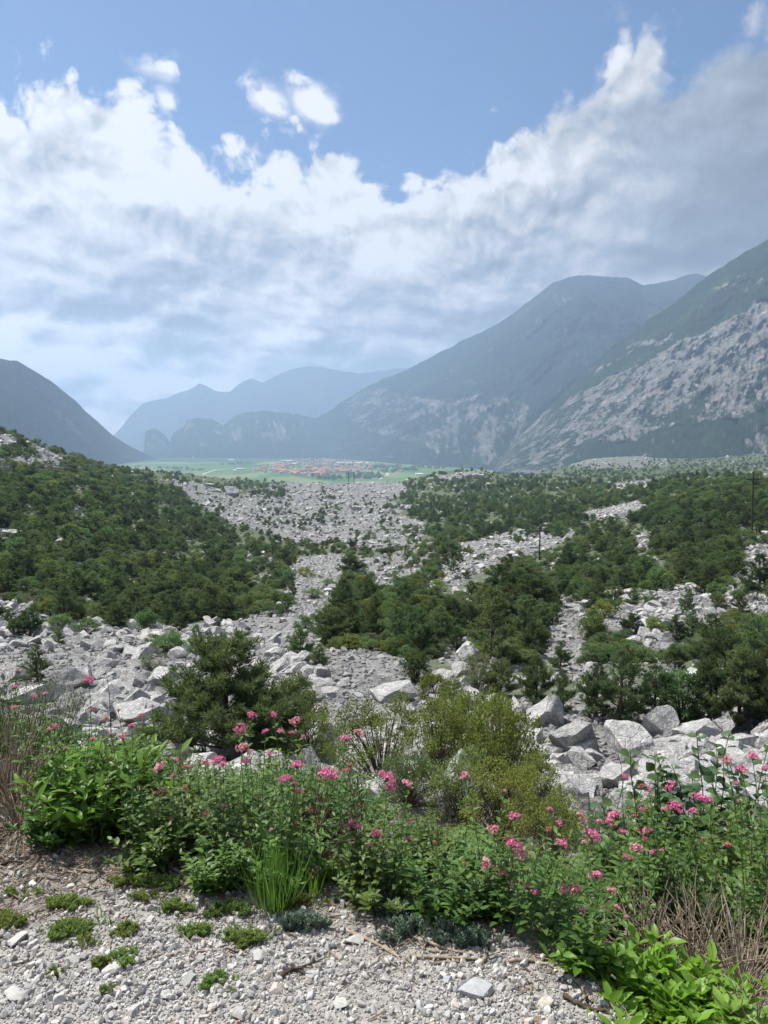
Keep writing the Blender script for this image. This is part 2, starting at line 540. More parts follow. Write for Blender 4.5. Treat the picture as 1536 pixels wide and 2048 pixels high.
def _ground_z(X, Y, detail=True):
    X, Y = np.broadcast_arrays(np.asarray(X, float), np.asarray(Y, float))
    Yc = np.clip(Y, GY[0], GY[-1] - 1)
    u = np.clip(X / np.maximum(Y, 9.0), -1.199, 1.199)
    fy = (np.log(Yc) - np.log(GY[0])) / (np.log(GY[-1]) - np.log(GY[0])) * (len(GY) - 1)
    fu = (u + 1.2) / 2.4 * (len(GU) - 1)
    iy, iu = np.clip(fy.astype(int), 0, len(GY) - 2), np.clip(fu.astype(int), 0, len(GU) - 2)
    ty, tu = fy - iy, fu - iu
    far = (GZ[iy, iu] * (1 - tu) + GZ[iy, iu + 1] * tu) * (1 - ty) + (GZ[iy + 1, iu] * (1 - tu) + GZ[iy + 1, iu + 1] * tu) * ty
    if detail:
        a = np.clip(Y * 0.0042, 0.05, 5.0)
        n = fbm(X / 9.0, Y / 9.0, 0, 3, 11) * np.clip(Y / 60, 0, 1) * 0.5 + fbm(X / 45.0, Y / 60.0, 0, 4, 21) * a * np.clip((Y - 20) / 60, 0, 1)
        far = far + n
    s = Y - edge_y(X)
    near = np.where(s <= 0, 0.0, -0.40 * (np.sqrt(s * s + 0.16) - 0.4) - 0.012 * np.maximum(s, 0) ** 2)
    near = near + 0.012 * fbm(X * 1.6, Y * 1.6, 0, 3, 5) + np.clip(s, 0, 1) * 0.08 * fbm(X * 1.1, Y * 1.1, 3, 3, 6)
    w = np.clip((Y - 5.0) / 5.5, 0, 1)
    w = w * w * (3 - 2 * w)
    return near * (1 - w) + far * w


BAKED = _ground_z(BU[None] * BY[:, None], np.broadcast_to(BY[:, None], (len(BY), len(BU))))
RAY_Y = np.concatenate([np.linspace(1.2, 8, 24), np.geomspace(8.2, 2400, 430)])


def ground_hit(px, py):
    """where the line of sight through a photo place first meets the ground (vectorised)"""
    px, py = np.atleast_1d(np.asarray(px, float)), np.atleast_1d(np.asarray(py, float))
    out = np.full((len(px), 3), np.nan)
    for a in range(0, len(px), 4000):
        u, s = u_of(px[a:a + 4000], py[a:a + 4000])[:, None], slope_of(py[a:a + 4000])[:, None]
        z = ground_z(u * RAY_Y, np.broadcast_to(RAY_Y, (u.shape[0], len(RAY_Y))))
        ray = EYE + s * RAY_Y
        under = ray < z
        k = under.argmax(1)
        ok = under.any(1) & (k > 0)
        i = np.where(ok)[0]
        kk = k[i]
        d1 = (ray - z)[i, kk - 1]
        d2 = (z - ray)[i, kk]
        t = d1 / (d1 + d2 + 1e-9)
        y = RAY_Y[kk - 1] * (1 - t) + RAY_Y[kk] * t
        out[a + i, 0], out[a + i, 1] = u[i, 0] * y, y
        out[a + i, 2] = ground_z(out[a + i, 0], y)
    return out


# ------------------------------------------------------------------ where rock lies bare (photo outlines of the scree)
def in_poly(poly, x, y):
    x, y = np.asarray(x, float), np.asarray(y, float)
    r = np.zeros(x.shape, bool)
    n = len(poly)
    for i in range(n):
        (x1, y1), (x2, y2) = poly[i], poly[(i + 1) % n]
        c = (y1 > y) != (y2 > y)
        with np.errstate(divide="ignore", invalid="ignore"):
            r ^= c & (x < (x2 - x1) * (y - y1) / (y2 - y1 + 1e-12) + x1)
    return r


SCREE = [   # outline, bareness
    ([(-500, 1195), (0, 1200), (60, 1215), (110, 1240), (200, 1250), (330, 1252), (470, 1240), (560, 1225), (640, 1215), (650, 1250), (640, 1300), (760, 1300), (840, 1340), (900, 1352), (1000, 1395), (1010, 1640), (700, 1660), (-500, 1680)], 0.975),
    ([(590, 1115), (650, 1105), (705, 1112), (690, 1145), (650, 1190), (625, 1225), (590, 1225), (570, 1185), (585, 1150)], 1.0),
    ([(330, 952), (395, 965), (440, 985), (520, 988), (570, 965), (640, 958), (800, 958), (812, 985), (770, 1000), (825, 1012), (800, 1030), (850, 1045), (880, 1062), (800, 1095), (725, 1100), (650, 1080), (600, 1090), (545, 1072), (470, 1050), (420, 1022), (370, 992)], 0.68),
    ([(480, 1090), (530, 1095), (560, 1130), (590, 1130), (585, 1180), (540, 1150), (500, 1120)], 0.55),
    ([(880, 1100), (960, 1082), (1090, 1048), (1165, 1062), (1150, 1078), (1020, 1120), (900, 1172), (860, 1180), (730, 1185), (735, 1150), (850, 1120)], 0.90),
    ([(700, 1130), (850, 1080), (900, 1100), (860, 1180), (720, 1190)], 0.5),
    ([(1130, 1032), (1200, 1015), (1278, 1003), (1295, 1015), (1240, 1035), (1190, 1042)], 0.9),
    ([(1228, 972), (1300, 958), (1335, 962), (1310, 974), (1240, 982)], 0.9),
    ([(1090, 1192), (1140, 1188), (1240, 1186), (1370, 1172), (1470, 1190), (1800, 1185), (1800, 1212), (1440, 1228), (1390, 1275), (1300, 1300), (1225, 1255), (1190, 1235), (1170, 1270), (1175, 1330), (1150, 1365), (1105, 1335), (1070, 1290)], 0.93),
    ([(1490, 1085), (1536, 1072), (1800, 1060), (1800, 1130), (1510, 1165), (1490, 1190), (1455, 1190), (1470, 1150)], 0.8),
    ([(1262, 1085), (1300, 1060), (1310, 1075), (1280, 1110)], 0.9),
    ([(1030, 1398), (1090, 1392), (1200, 1420), (1340, 1405), (1420, 1430), (1800, 1425), (1800, 1600), (1250, 1660), (1120, 1640), (1040, 1500)], 1.0),
    ([(890, 1280), (960, 1275), (965, 1330), (890, 1330)], 0.9),
    ([(-300, 855), (0, 868), (60, 885), (150, 925), (90, 935), (-300, 930)], 0.8),
    ([(820, 985), (980, 978), (985, 992), (830, 1000)], 0.25),
    ([(860, 948), (960, 944), (985, 953), (900, 962)], 0.8),
    ([(1110, 925), (1200, 912), (1330, 915), (1330, 930), (1180, 940)], 0.55),
    ([(130, 1030), (170, 1010), (190, 1030), (150, 1050)], 0.5),
    ([(-200, 1050), (35, 1055), (20, 1090), (-200, 1095)], 0.8),
]


def bareness(px, py):
    px, py = np.asarray(px, float), np.asarray(py, float)
    wob = 14 * fbm(px / 60.0, py / 35.0, 0, 3, 77)
    r = np.full(px.shape, 0.07)
    for poly, b in SCREE:
        r = np.where(in_poly(poly, px + wob, py + 0.5 * wob), b, r)
    return r


# ------------------------------------------------------------------ ground material
def ground_material():
    m, n = material("ground")
    pos = n.n("ShaderNodeNewGeometry").outputs["Position"]
    cov = n.n("ShaderNodeAttribute", attribute_name="cover").outputs["Fac"]
    grav = n.n("ShaderNodeAttribute", attribute_name="gravel").outputs["Fac"]
    n1 = n.noise(pos, 0.9, 8, 0.65)
    n2 = n.noise(pos, 9.0, 6, 0.7)
    n3 = n.noise(pos, 0.06, 4, 0.6)
    sepy0 = n.n("ShaderNodeSeparateXYZ", {0: pos}).outputs[1]
    rock = n.mix(n.ramp(n1, 0.3, 0.7), (0.11, 0.11, 0.108), (0.27, 0.267, 0.26))  # bare ground colour darkened to suggest crevice shade between the blocks
    rock = n.mix(n.ramp(n2, 0.35, 0.6), n.mix(0.6, rock, (0.07, 0.07, 0.065)), rock)
    scrub = n.mix(n.ramp(n1, 0.35, 0.65), (0.040, 0.056, 0.026), (0.085, 0.105, 0.048))
    scrub = n.mix(n.ramp(n3, 0.45, 0.7), scrub, (0.075, 0.09, 0.045))
    far = n.mix(n.ramp(n.m("ADD", n.m("MULTIPLY", cov, n.ramp(sepy0, 120.0, 420.0, 0.62, 0.95)), n.m("ADD", n.m("MULTIPLY", n.m("SUBTRACT", n1, 0.5), 2.2), n.m("MULTIPLY", n.m("SUBTRACT", n2, 0.5), 0.7))), 0.38, 0.62), rock, scrub)
    soil = n.mix(n.ramp(n2, 0.3, 0.7), (0.14, 0.122, 0.105), (0.30, 0.272, 0.245))
    gr = n.noise(pos, 45.0, 5, 0.7)
    dust = n.mix(n.ramp(gr, 0.3, 0.7), (0.19, 0.178, 0.165), (0.37, 0.352, 0.335))
    near = n.mix(grav, soil, dust)
    sepy = n.n("ShaderNodeSeparateXYZ", {0: pos}).outputs[1]
    col = n.mix(n.ramp(sepy, 7.0, 12.0), near, far)
    bump = n.n("ShaderNodeBump", {"Strength": 0.6, "Distance": 0.05, "Height": n.m("ADD", n2, n.m("MULTIPLY", gr, 0.3))})
    b = n.n("ShaderNodeBsdfPrincipled", {"Base Color": col, "Roughness": 0.9, "Normal": bump.outputs[0]})
    b.inputs["Specular IOR Level"].default_value = 0.2
    n.n("ShaderNodeOutputMaterial", {"Surface": b.outputs[0]})
    return m


def build_ground():
    ys = np.concatenate([[-40, -12, -3, 0], np.linspace(0.5, 9.0, 110), np.geomspace(9.1, 2700, 480)])
    k = np.linspace(-1, 1, 401)
    k = np.sign(k) * (0.55 * np.abs(k) + 0.45 * np.abs(k) ** 3)
    half = 1.25 * np.maximum(ys, 0) + 9.0
    X = half[:, None] * k[None]
    Y = np.broadcast_to(ys[:, None], X.shape)
    Z = ground_z(X, np.maximum(Y, 0.0))
    px, py = project(np.stack([X, Y, Z], -1))
    cover = 1.0 - bareness(px, py)
    cover = np.where(Y < 7, 0.4, cover)
    s = Y - edge_y(X)
    g = np.clip(0.5 - s * 2.2 + 0.5 * fbm(X * 2.2, Y * 2.2, 1, 4, 31), 0, 1) * np.clip(1.0 - np.clip((-X - 0.75) * 1.3, 0, 0.8) * np.clip((Y - 2.15) * 3, 0, 1), 0, 1)
    r, c = X.shape
    i = np.arange(r - 1)[:, None] * c + np.arange(c - 1)[None]
    f = np.stack([i, i + 1, i + c + 1, i + c], -1).reshape(-1, 4)
    me = np_mesh("ground", np.stack([X, Y, Z], -1).reshape(-1, 3), f, [ground_material()], True, attrs={"cover": cover, "gravel": g})
    tag(link("ground", me), kind="structure")


build_ground()


# ------------------------------------------------------------------ valley floor
def build_valley_floor():
    m, n = material("valley_floor")
    pos = n.n("ShaderNodeNewGeometry").outputs["Position"]
    mp = n.n("ShaderNodeMapping", {"Vector": pos, "Rotation": (0, 0, 0.35), "Scale": (0.006, 0.0022, 1)})
    v = n.n("ShaderNodeTexVoronoi", {"Vector": mp.outputs[0], "Scale": 1.0})
    fld = n.n("ShaderNodeValToRGB", {0: n.n("ShaderNodeSeparateColor", {0: v.outputs["Color"]}).outputs[0]})
    e = fld.color_ramp.elements
    e[0].color, e[1].color = (0.060, 0.115, 0.042, 1), (0.13, 0.19, 0.075, 1)
    for p, c in ((0.3, (0.09, 0.16, 0.055)), (0.6, (0.11, 0.15, 0.06)), (0.8, (0.20, 0.21, 0.11))):
        k = e.new(p)
        k.color = (*c, 1)
    row = n.n("ShaderNodeTexWave", {"Vector": pos, "Scale": 0.05, "Distortion": 1.5}, wave_type="BANDS", bands_direction="X")
    col = n.mix(n.m("MULTIPLY", row.outputs["Fac"], 0.3), fld.outputs[0], (0.05, 0.1, 0.03))
    col = n.mix(n.ramp(n.noise(pos, 0.004, 5, 0.6), 0.56, 0.66), col, (0.035, 0.065, 0.03))
    yy = n.n("ShaderNodeSeparateXYZ", {0: pos}).outputs[1]
    wood = n.m("ADD", n.ramp(yy, 4300.0, 6000.0), n.m("MULTIPLY", n.m("SUBTRACT", n.noise(pos, 0.0022, 5, 0.6), 0.5), 1.6))
    col = n.mix(n.m("MULTIPLY", n.ramp(wood, 0.45, 0.7), 0.85), col, (0.030, 0.058, 0.030))
    b = n.n("ShaderNodeBsdfDiffuse", {"Color": col})
    n.n("ShaderNodeOutputMaterial", {"Surface": b.outputs[0]})
    xs, ys = np.linspace(-7000, 7000, 30), np.linspace(1250, 13400, 30)
    X, Y = np.meshgrid(xs, ys)
    i = np.arange(29)[:, None] * 30 + np.arange(29)[None]
    f = np.stack([i, i + 1, i + 31, i + 30], -1).reshape(-1, 4)
    me = np_mesh("valley_floor", np.stack([X, Y, np.full_like(X, PLAIN_Z)], -1).reshape(-1, 3), f, [m])
    tag(link("valley_floor", me), kind="structure")
    # pale farm tracks
    mr, n = material("farm_track")
    c = n.mix(n.ramp(n.noise(n.n("ShaderNodeNewGeometry").outputs["Position"], 0.05, 4), 0.3, 0.7), (0.42, 0.38, 0.29), (0.55, 0.50, 0.40))
    n.n("ShaderNodeOutputMaterial", {"Surface": n.n("ShaderNodeBsdfDiffuse", {"Color": c}).outputs[0]})
    for pts, w in (([(405, 949), (418, 944), (432, 940), (447, 938), (520, 936)], 9), ([(760, 958), (768, 952), (776, 949), (770, 945), (740, 941)], 8), ([(300, 917), (420, 915), (560, 913)], 8)):
        P = []
        for px, py in pts:
            Y = (PLAIN_Z + 0.3 - EYE) / float(slope_of(py))
            P.append((float(u_of(px, py)) * Y, Y))
        P = np.array(P)
        t = np.linspace(0, len(P) - 1, 40)
        Q = np.stack([pchip(np.arange(len(P)), P[:, 0], t), pchip(np.arange(len(P)), P[:, 1], t)], -1)
        d = np.gradient(Q, axis=0)
        d /= np.linalg.norm(d, axis=1, keepdims=True)
        nrm = np.stack([-d[:, 1], d[:, 0]], -1) * w / 2
        v = np.concatenate([np.c_[Q + nrm, np.full(40, PLAIN_Z + 0.3)], np.c_[Q - nrm, np.full(40, PLAIN_Z + 0.3)]])
        i = np.arange(39)
        tag(link("farm_track", np_mesh("farm_track", v, np.stack([i, i + 40, i + 41, i + 1], -1), [mr])), kind="structure")


build_valley_floor()
# ------------------------------------------------------------------ mountains
def mountain_material(name, forest, rockc, scale):
    m, n = material(name)
    pos = n.n("ShaderNodeNewGeometry").outputs["Position"]
    rk = n.n("ShaderNodeAttribute", attribute_name="rock").outputs["Fac"]
    # coordinates laid over the slope itself, so that no side of it looks stretched
    sv = n.n("ShaderNodeCombineXYZ", {0: n.n("ShaderNodeAttribute", attribute_name="along").outputs["Fac"], 1: n.n("ShaderNodeAttribute", attribute_name="upslope").outputs["Fac"]}).outputs[0]
    a = n.noise(sv, 0.55, 9, 0.64, dim="2D")
    b = n.noise(sv, 2.1, 8, 0.70, dim="2D")
    c = n.noise(n.n("ShaderNodeMapping", {"Vector": sv, "Scale": (1.0, 0.55, 1.0), "Rotation": (0, 0, 0.35)}).outputs[0], 1.5, 9, 0.70, dist=0.6, dim="2D")
    cliffs = n.n("ShaderNodeTexVoronoi", {"Vector": n.n("ShaderNodeVectorMath", {0: sv, 1: n.n("ShaderNodeVectorMath", {0: n.noise(sv, 1.2, 4, 0.6, out=1, dim="2D"), "Scale": 1.2}, operation="SCALE").outputs[0]}, operation="ADD").outputs[0], "Scale": 0.9}, voronoi_dimensions="2D", feature="DISTANCE_TO_EDGE")
    fo = n.mix(n.ramp(b, 0.35, 0.65), tuple(x * 0.72 for x in forest), tuple(x * 1.3 for x in forest))
    fo = n.mix(n.ramp(n.noise(pos, 0.003 * scale, 3), 0.5, 0.7), fo, tuple(x * y for x, y in zip(forest, (1.5, 1.7, 1.3))))
    ro = n.mix(n.ramp(c, 0.36, 0.60), tuple(x * 0.40 for x in rockc), rockc)
    strata = n.noise(n.n("ShaderNodeMapping", {"Vector": sv, "Scale": (0.30, 2.6, 1.0), "Rotation": (0, 0, -0.12)}).outputs[0], 1.6, 6, 0.62, dist=0.4, dim="2D")
    ro = n.mix(n.ramp(strata, 0.46, 0.60), tuple(x * 0.55 for x in rockc), ro)
    ro = n.mix(n.m("MULTIPLY", n.ramp(cliffs.outputs["Distance"], 0.10, 0.0), 0.55), ro, tuple(x * 0.35 for x in rockc))
    ro = n.mix(n.ramp(n.noise(pos, 0.008 * scale, 4), 0.5, 0.75), ro, (rockc[0] * 0.78, rockc[1] * 0.68, rockc[2] * 0.58))
    k = n.m("ADD", rk, n.m("ADD", n.m("MULTIPLY", n.m("SUBTRACT", a, 0.5), 2.3), n.m("MULTIPLY", n.m("SUBTRACT", b, 0.5), 1.9)))
    col = n.mix(n.ramp(k, 0.42, 0.70), fo, ro)
    bump = n.n("ShaderNodeBump", {"Strength": 0.9, "Distance": 22.0 / scale, "Height": n.m("ADD", n.m("MULTIPLY", c, 0.8), n.m("MULTIPLY", b, 0.4))})
    d = n.n("ShaderNodeBsdfDiffuse", {"Color": col, "Normal": bump.outputs[0]})
    n.n("ShaderNodeOutputMaterial", {"Surface": d.outputs[0]})
    return m


def mountain(name, sky, foot, mat, rough=0.06, rock=None, cols=320, rows=120, prof=1.0, seed=0, gully=0.05, back=True):
    """sky: [(px, py, Y)] crest line; foot: [(px, Y)] where it meets the valley floor; both are turned into places on the ground"""
    px0, px1 = sky[0][0], sky[-1][0]
    P = np.linspace(px0, px1, cols)
    sx = [s[0] for s in sky]
    py = np.interp(P, sx, [s[1] for s in sky]) * 0.5 + pchip(sx, [s[1] for s in sky], P) * 0.5
    Yc = np.interp(P, sx, [s[2] for s in sky])
    Yf = np.interp(P, [f[0] for f in foot], [f[1] for f in foot])
    py = py + 3.0 * fbm(P / 22.0, 0, seed, 5, seed + 3)
    zc = EYE + slope_of(py) * Yc
    uc, uf = u_of(P, py), (P - 768) / FPX
    T = np.concatenate([np.linspace(0, 1, rows), [1.06, 1.2, 1.5]])
    t = T[:, None]
    tf = np.clip(t, 0, 1)
    h = np.where(t <= 1, tf ** prof, 1 - (t - 1) * 1.2)
    Y = Yf + (Yc - Yf) * t
    u = uf + (uc - uf) * tf
    X = u * Y
    Z = PLAIN_Z - 3 + (zc - PLAIN_Z + 3) * h
    H = (zc - PLAIN_Z)[None]
    env = np.clip(4 * tf * (1.0 - tf) + 0.12, 0, 1) * np.clip(t * 6, 0, 1)
    D = np.clip(Yf, 500, 99999)[None]
    sc = np.median(D) / 12.0
    n1 = fbm(X / (sc * 1.5), Y / (sc * 1.5), Z / (sc * 2), 4, seed + 1, 0.5, True)
    along = (np.arange(cols) * (px1 - px0) / cols / 20.0)[None] + 0 * X
    upsl = t * (np.median(np.abs(905 - py)) / 20.0) + 0 * X
    n2 = fbm(along * 0.55, upsl * 0.40, seed, 5, seed + 9, 0.55)
    amp = rough * H * env
    rk = np.zeros_like(X) if rock is None else rock(*project(np.stack([X, Y, Z], -1)), tf)
    g = gully * H * env * n2 * (0.35 + 1.5 * rk)
    n3 = fbm(along * 1.7, upsl * 1.3, seed, 4, seed + 19, 0.6)
    g = g + gully * 0.17 * H * env * n3 * (0.15 + 1.6 * rk)
    Y = Y - amp * n1 * 1.5 - g * 1.6
    X = u * Y
    Z = Z + amp * n1 * 0.35
    r, c = X.shape
    i = np.arange(r - 1)[:, None] * c + np.arange(c - 1)[None]
    f = np.stack([i, i + 1, i + c + 1, i + c], -1).reshape(-1, 4)
    me = np_mesh(name, np.stack([X, Y, Z], -1).reshape(-1, 3), f, [mat], True, attrs={"rock": rk, "along": along, "upslope": upsl})
    return tag(link(name, me), kind="structure")


FOREST, LIME = (0.017, 0.027, 0.021), (0.20, 0.195, 0.19)
m_far = mountain_material("far_mountain", FOREST, LIME, 0.5)
m_mid = mountain_material("wooded_mountain", FOREST, LIME, 1.0)
m_cliff = mountain_material("limestone_cliff", (0.020, 0.031, 0.021), (0.24, 0.232, 0.222), 2.4)


def poly_rock(polys, base=0.0):
    def f(px, py, t):
        r = np.full(px.shape, base)
        wob = 10 * fbm(px / 40.0, py / 40.0, 0, 3, 50)
        for poly, v in polys:
            r = np.where(in_poly(poly, px + wob, py + wob), v, r)
        k = 7
        q = r
        for _ in range(2):
            q = (q + np.roll(q, 1, 1) + np.roll(q, -1, 1) + np.roll(q, 1, 0) + np.roll(q, -1, 0)) / 5
        return q
    return f


def build_mountains():
    # the high range closing the valley
    mountain("mountain_range", [(120, 960, 11500), (180, 915, 11500), (240, 858, 11500), (262, 830, 11500), (285, 808, 11500), (330, 796, 11500), (350, 790, 11500), (378, 780, 11500), (400, 768, 11500), (415, 772, 11500),
                                (440, 786, 11500), (458, 784, 11500), (480, 766, 11500), (500, 757, 11500), (525, 764, 11500), (560, 748, 11400), (600, 736, 11300), (640, 733, 11200), (690, 745, 11000),
                                (720, 748, 11000), (760, 741, 11000), (800, 738, 11000), (900, 720, 11000), (1050, 730, 11000)], [(120, 9800), (1050, 9300)], m_far, 0.10, seed=3, cols=300, rows=60)
    # left flank of the valley
    mountain("mountain", [(-900, 560, 2600), (-400, 600, 3000), (-200, 650, 3100), (-60, 708, 3300), (0, 718, 3400), (32, 722, 3450), (60, 738, 3550), (100, 762, 3700), (150, 802, 4000), (200, 848, 4400), (240, 882, 4900), (285, 905, 5500), (318, 919, 6000), (330, 924, 6200)],
             [(-900, 500), (-400, 900), (-200, 1300), (0, 2300), (150, 3500), (250, 4800), (318, 5800), (330, 6150)], m_mid, 0.05,
             poly_rock([([(95, 818), (110, 815), (150, 850), (180, 878), (172, 886), (140, 862)], 0.62), ([(185, 882), (205, 900), (198, 904)], 0.7), ([(-10, 800), (20, 805), (10, 815)], 0.5), ([(235, 905), (250, 900), (262, 918), (245, 915)], 0.4)], 0.0), seed=13, cols=260, rows=90)
    # rock bluffs over the plain
    mountain("wooded_bluff", [(284, 925, 6900), (288, 905, 6900), (290, 866, 6900), (306, 859, 6900), (318, 862, 6900), (330, 871, 6900), (340, 884, 6900), (346, 867, 6900), (369, 851, 6900), (374, 839, 6900), (395, 836, 6900), (420, 836, 6900),
                              (446, 852, 6900), (456, 842, 6900), (470, 831, 6900), (500, 823, 6900), (540, 822, 6900), (580, 828, 6900), (620, 833, 6900), (680, 850, 6900), (760, 880, 6900), (800, 905, 6900)],
             [(284, 6880), (300, 6500), (420, 6350), (640, 6200), (800, 6300)], m_mid, 0.05,
             poly_rock([([(290, 862), (325, 862), (335, 900), (292, 900)], 0.3), ([(372, 840), (440, 850), (440, 895), (370, 890)], 0.35), ([(460, 840), (610, 835), (600, 880), (450, 880)], 0.33)], 0.0), seed=23, cols=360, rows=70, prof=0.55, gully=0.07)
    # the great slope right of the valley
    mountain("mountain", [(590, 905, 7200), (620, 850, 7000), (640, 832, 6900), (665, 818, 6800), (690, 800, 6700), (740, 770, 6500), (800, 745, 6300), (860, 715, 6100), (930, 680, 5900), (1000, 645, 5700), (1060, 603, 5500), (1105, 566, 5400),
                          (1150, 552, 5300), (1200, 553, 5300), (1255, 557, 5300), (1290, 571, 5300), (1340, 560, 5400), (1390, 548, 5400), (1430, 552, 5400), (1500, 560, 5400), (1700, 560, 5400)],
             [(590, 6700), (660, 6200), (800, 4600), (1000, 3500), (1200, 3000), (1700, 2600)], m_mid, 0.06,
             poly_rock([([(690, 800), (760, 775), (850, 800), (960, 790), (1060, 800), (1060, 960), (980, 930), (880, 905), (800, 880), (700, 850)], 0.42), ([(860, 800), (960, 790), (1060, 800), (1060, 960), (960, 920)], 0.50), ([(1050, 580), (1130, 590), (1160, 620), (1080, 640)], 0.2), ([(1000, 640), (1250, 590), (1260, 680), (1000, 760)], 0.04)], 0.0), seed=33, cols=420, rows=150, prof=0.85, gully=0.06)
    # nearer shoulder with the pale slab cliffs
    mountain("cliff", [(985, 945, 3300), (1010, 905, 3300), (1060, 850, 3300), (1120, 790, 3250), (1200, 715, 3200), (1290, 645, 3150), (1350, 605, 3100), (1415, 551, 3050), (1450, 530, 3000), (1480, 510, 2950), (1536, 480, 2900), (1620, 430, 2800), (1800, 350, 2700), (2300, 300, 2500)],
             [(985, 3100), (1060, 2700), (1200, 2200), (1400, 1900), (1536, 1750), (2300, 1500)], m_cliff, 0.022,
             poly_rock([([(1000, 850), (1060, 850), (1130, 800), (1250, 745), (1350, 690), (1450, 645), (1600, 570), (2300, 420), (2300, 800), (1536, 815), (1440, 850), (1390, 830), (1330, 850), (1260, 880), (1180, 885), (1130, 900), (1080, 930), (1000, 940)], 0.58), ([(1270, 735), (1350, 690), (1450, 645), (1600, 570), (2300, 420), (2300, 790), (1536, 800), (1440, 835), (1380, 800), (1300, 800)], 0.72), ([(980, 950), (980, 840), (1060, 840), (1170, 775), (1150, 900), (1080, 950)], 0.44),
                        ([(1300, 850), (1390, 770), (1420, 830), (1390, 850)], 0.35),
                        ([(1490, 880), (1536, 850), (1700, 840), (1700, 930), (1490, 930)], 0.5), ([(1250, 690), (1360, 660), (1330, 680), (1250, 705)], 0.62), ([(1430, 580), (1536, 560), (1536, 575), (1440, 592)], 0.45),
                        ([(1180, 735), (1250, 712), (1230, 725), (1190, 742)], 0.5)], 0.04), seed=43, cols=620, rows=300, prof=0.9, gully=0.045)


build_mountains()


# ------------------------------------------------------------------ the air
def build_haze():
    m, n = material("haze")
    v = n.n("ShaderNodeVolumePrincipled", {"Color": (0.46, 0.62, 0.87, 1), "Density": 1.4e-4, "Anisotropy": 0.3})
    n.n("ShaderNodeOutputMaterial", {"Volume": v.outputs[0]})
    b = MB()
    b.box((0, 6900, 555), (17600, 14200, 1410))
    o = link("haze", b.mesh("haze", [m]))
    tag(o, "pale blue summer haze filling the whole valley", "haze", kind="stuff")


build_haze()
# ------------------------------------------------------------------ limestone boulders
def limestone(name, tone=0.40):
    m, n = material(name)
    tc = n.n("ShaderNodeTexCoord").outputs["Object"]
    oi = n.n("ShaderNodeObjectInfo")
    rnd = oi.outputs["Random"]
    off = n.n("ShaderNodeVectorMath", {0: tc, 1: n.n("ShaderNodeCombineXYZ", {0: n.m("MULTIPLY", rnd, 37.0), 1: n.m("MULTIPLY", rnd, 91.0)}).outputs[0]}, operation="ADD").outputs[0]
    a = n.noise(off, 2.2, 8, 0.62)
    b = n.noise(off, 9.0, 7, 0.7)
    st = n.noise(n.n("ShaderNodeMapping", {"Vector": off, "Scale": (3.0, 3.0, 0.6), "Rotation": (0.5, 0.2, 0)}).outputs[0], 2.5, 6, 0.6)
    col = n.mix(n.ramp(a, 0.3, 0.7), (tone * 0.72, tone * 0.72, tone * 0.73), (tone * 1.15, tone * 1.14, tone * 1.11))
    col = n.mix(n.m("MULTIPLY", n.ramp(b, 0.56, 0.44), 0.5), col, (tone * 0.42, tone * 0.42, tone * 0.42))
    col = n.mix(n.m("MULTIPLY", n.ramp(st, 0.50, 0.72), 0.65), col, (tone * 1.05, tone * 0.93, tone * 0.78))
    col = n.mix(n.m("MULTIPLY", n.ramp(n.noise(off, 24.0, 4, 0.6), 0.62, 0.7), 0.5), col, (0.1, 0.1, 0.095))
    hs = n.n("ShaderNodeHueSaturation", {"Color": col, "Value": n.m("MULTIPLY_ADD", rnd, 0.38, 0.84), "Saturation": 1.0})
    cr = n.n("ShaderNodeTexVoronoi", {"Vector": off, "Scale": 3.2}, feature="DISTANCE_TO_EDGE")
    h = n.m("ADD", n.m("MULTIPLY", a, 0.8), n.m("ADD", n.m("MULTIPLY", b, 0.35), n.m("MULTIPLY", n.ramp(cr.outputs["Distance"], 0.0, 0.06), 0.12)))
    bump = n.n("ShaderNodeBump", {"Strength": 1.0, "Distance": 0.16, "Height": h})
    p = n.n("ShaderNodeBsdfPrincipled", {"Base Color": hs.outputs[0], "Roughness": 0.88, "Normal": bump.outputs[0]})
    p.inputs["Specular IOR Level"].default_value = 0.25
    n.n("ShaderNodeOutputMaterial", {"Surface": p.outputs[0]})
    return m


M_LIME = limestone("limestone", 0.45)
M_TAN = limestone("tan_limestone", 0.44)
import bmesh


def ico(sub):
    bm = bmesh.new()
    bmesh.ops.create_icosphere(bm, subdivisions=sub, radius=1.0)
    v = np.array([x.co[:] for x in bm.verts])
    f = np.array([[x.index for x in q.verts] for q in bm.faces])
    bm.free()
    return v, f


ICO = {k: ico(k) for k in (1, 2, 3, 4, 5)}


def norm_(a):
    return a / np.linalg.norm(a)


def rock_verts(seed, sub, cuts=16, scale=(1.0, 0.85, 0.68), rough=0.05, lo=0.5, hi=0.85):
    r = np.random.default_rng(seed)
    v, f = ICO[sub]
    v = v.copy() * 1.05
    nr = unit(cuts, r)
    dd = r.uniform(lo + 0.16, hi + 0.10, cuts)
    # three pairs of joint planes, not quite square to each other
    ax = np.linalg.qr(r.normal(size=(3, 3)))[0]
    for j in range(3):
        t = norm_(ax[j] + r.normal(0, 0.14, 3))
        nr[2 * j], nr[2 * j + 1] = t, -norm_(t + r.normal(0, 0.2, 3))
        dd[2 * j], dd[2 * j + 1] = r.uniform(lo, hi, 2)
    for k in range(cuts):
        t = v @ nr[k] - dd[k]
        v -= np.maximum(t, 0)[:, None] * nr[k] * 0.985
    v *= np.array(scale)
    v += v / np.linalg.norm(v, axis=1, keepdims=True) * (rough * fbm(v[:, 0] * 2.1 + seed, v[:, 1] * 2.1, v[:, 2] * 2.1, 4, seed % 97))[:, None]
    return v, f


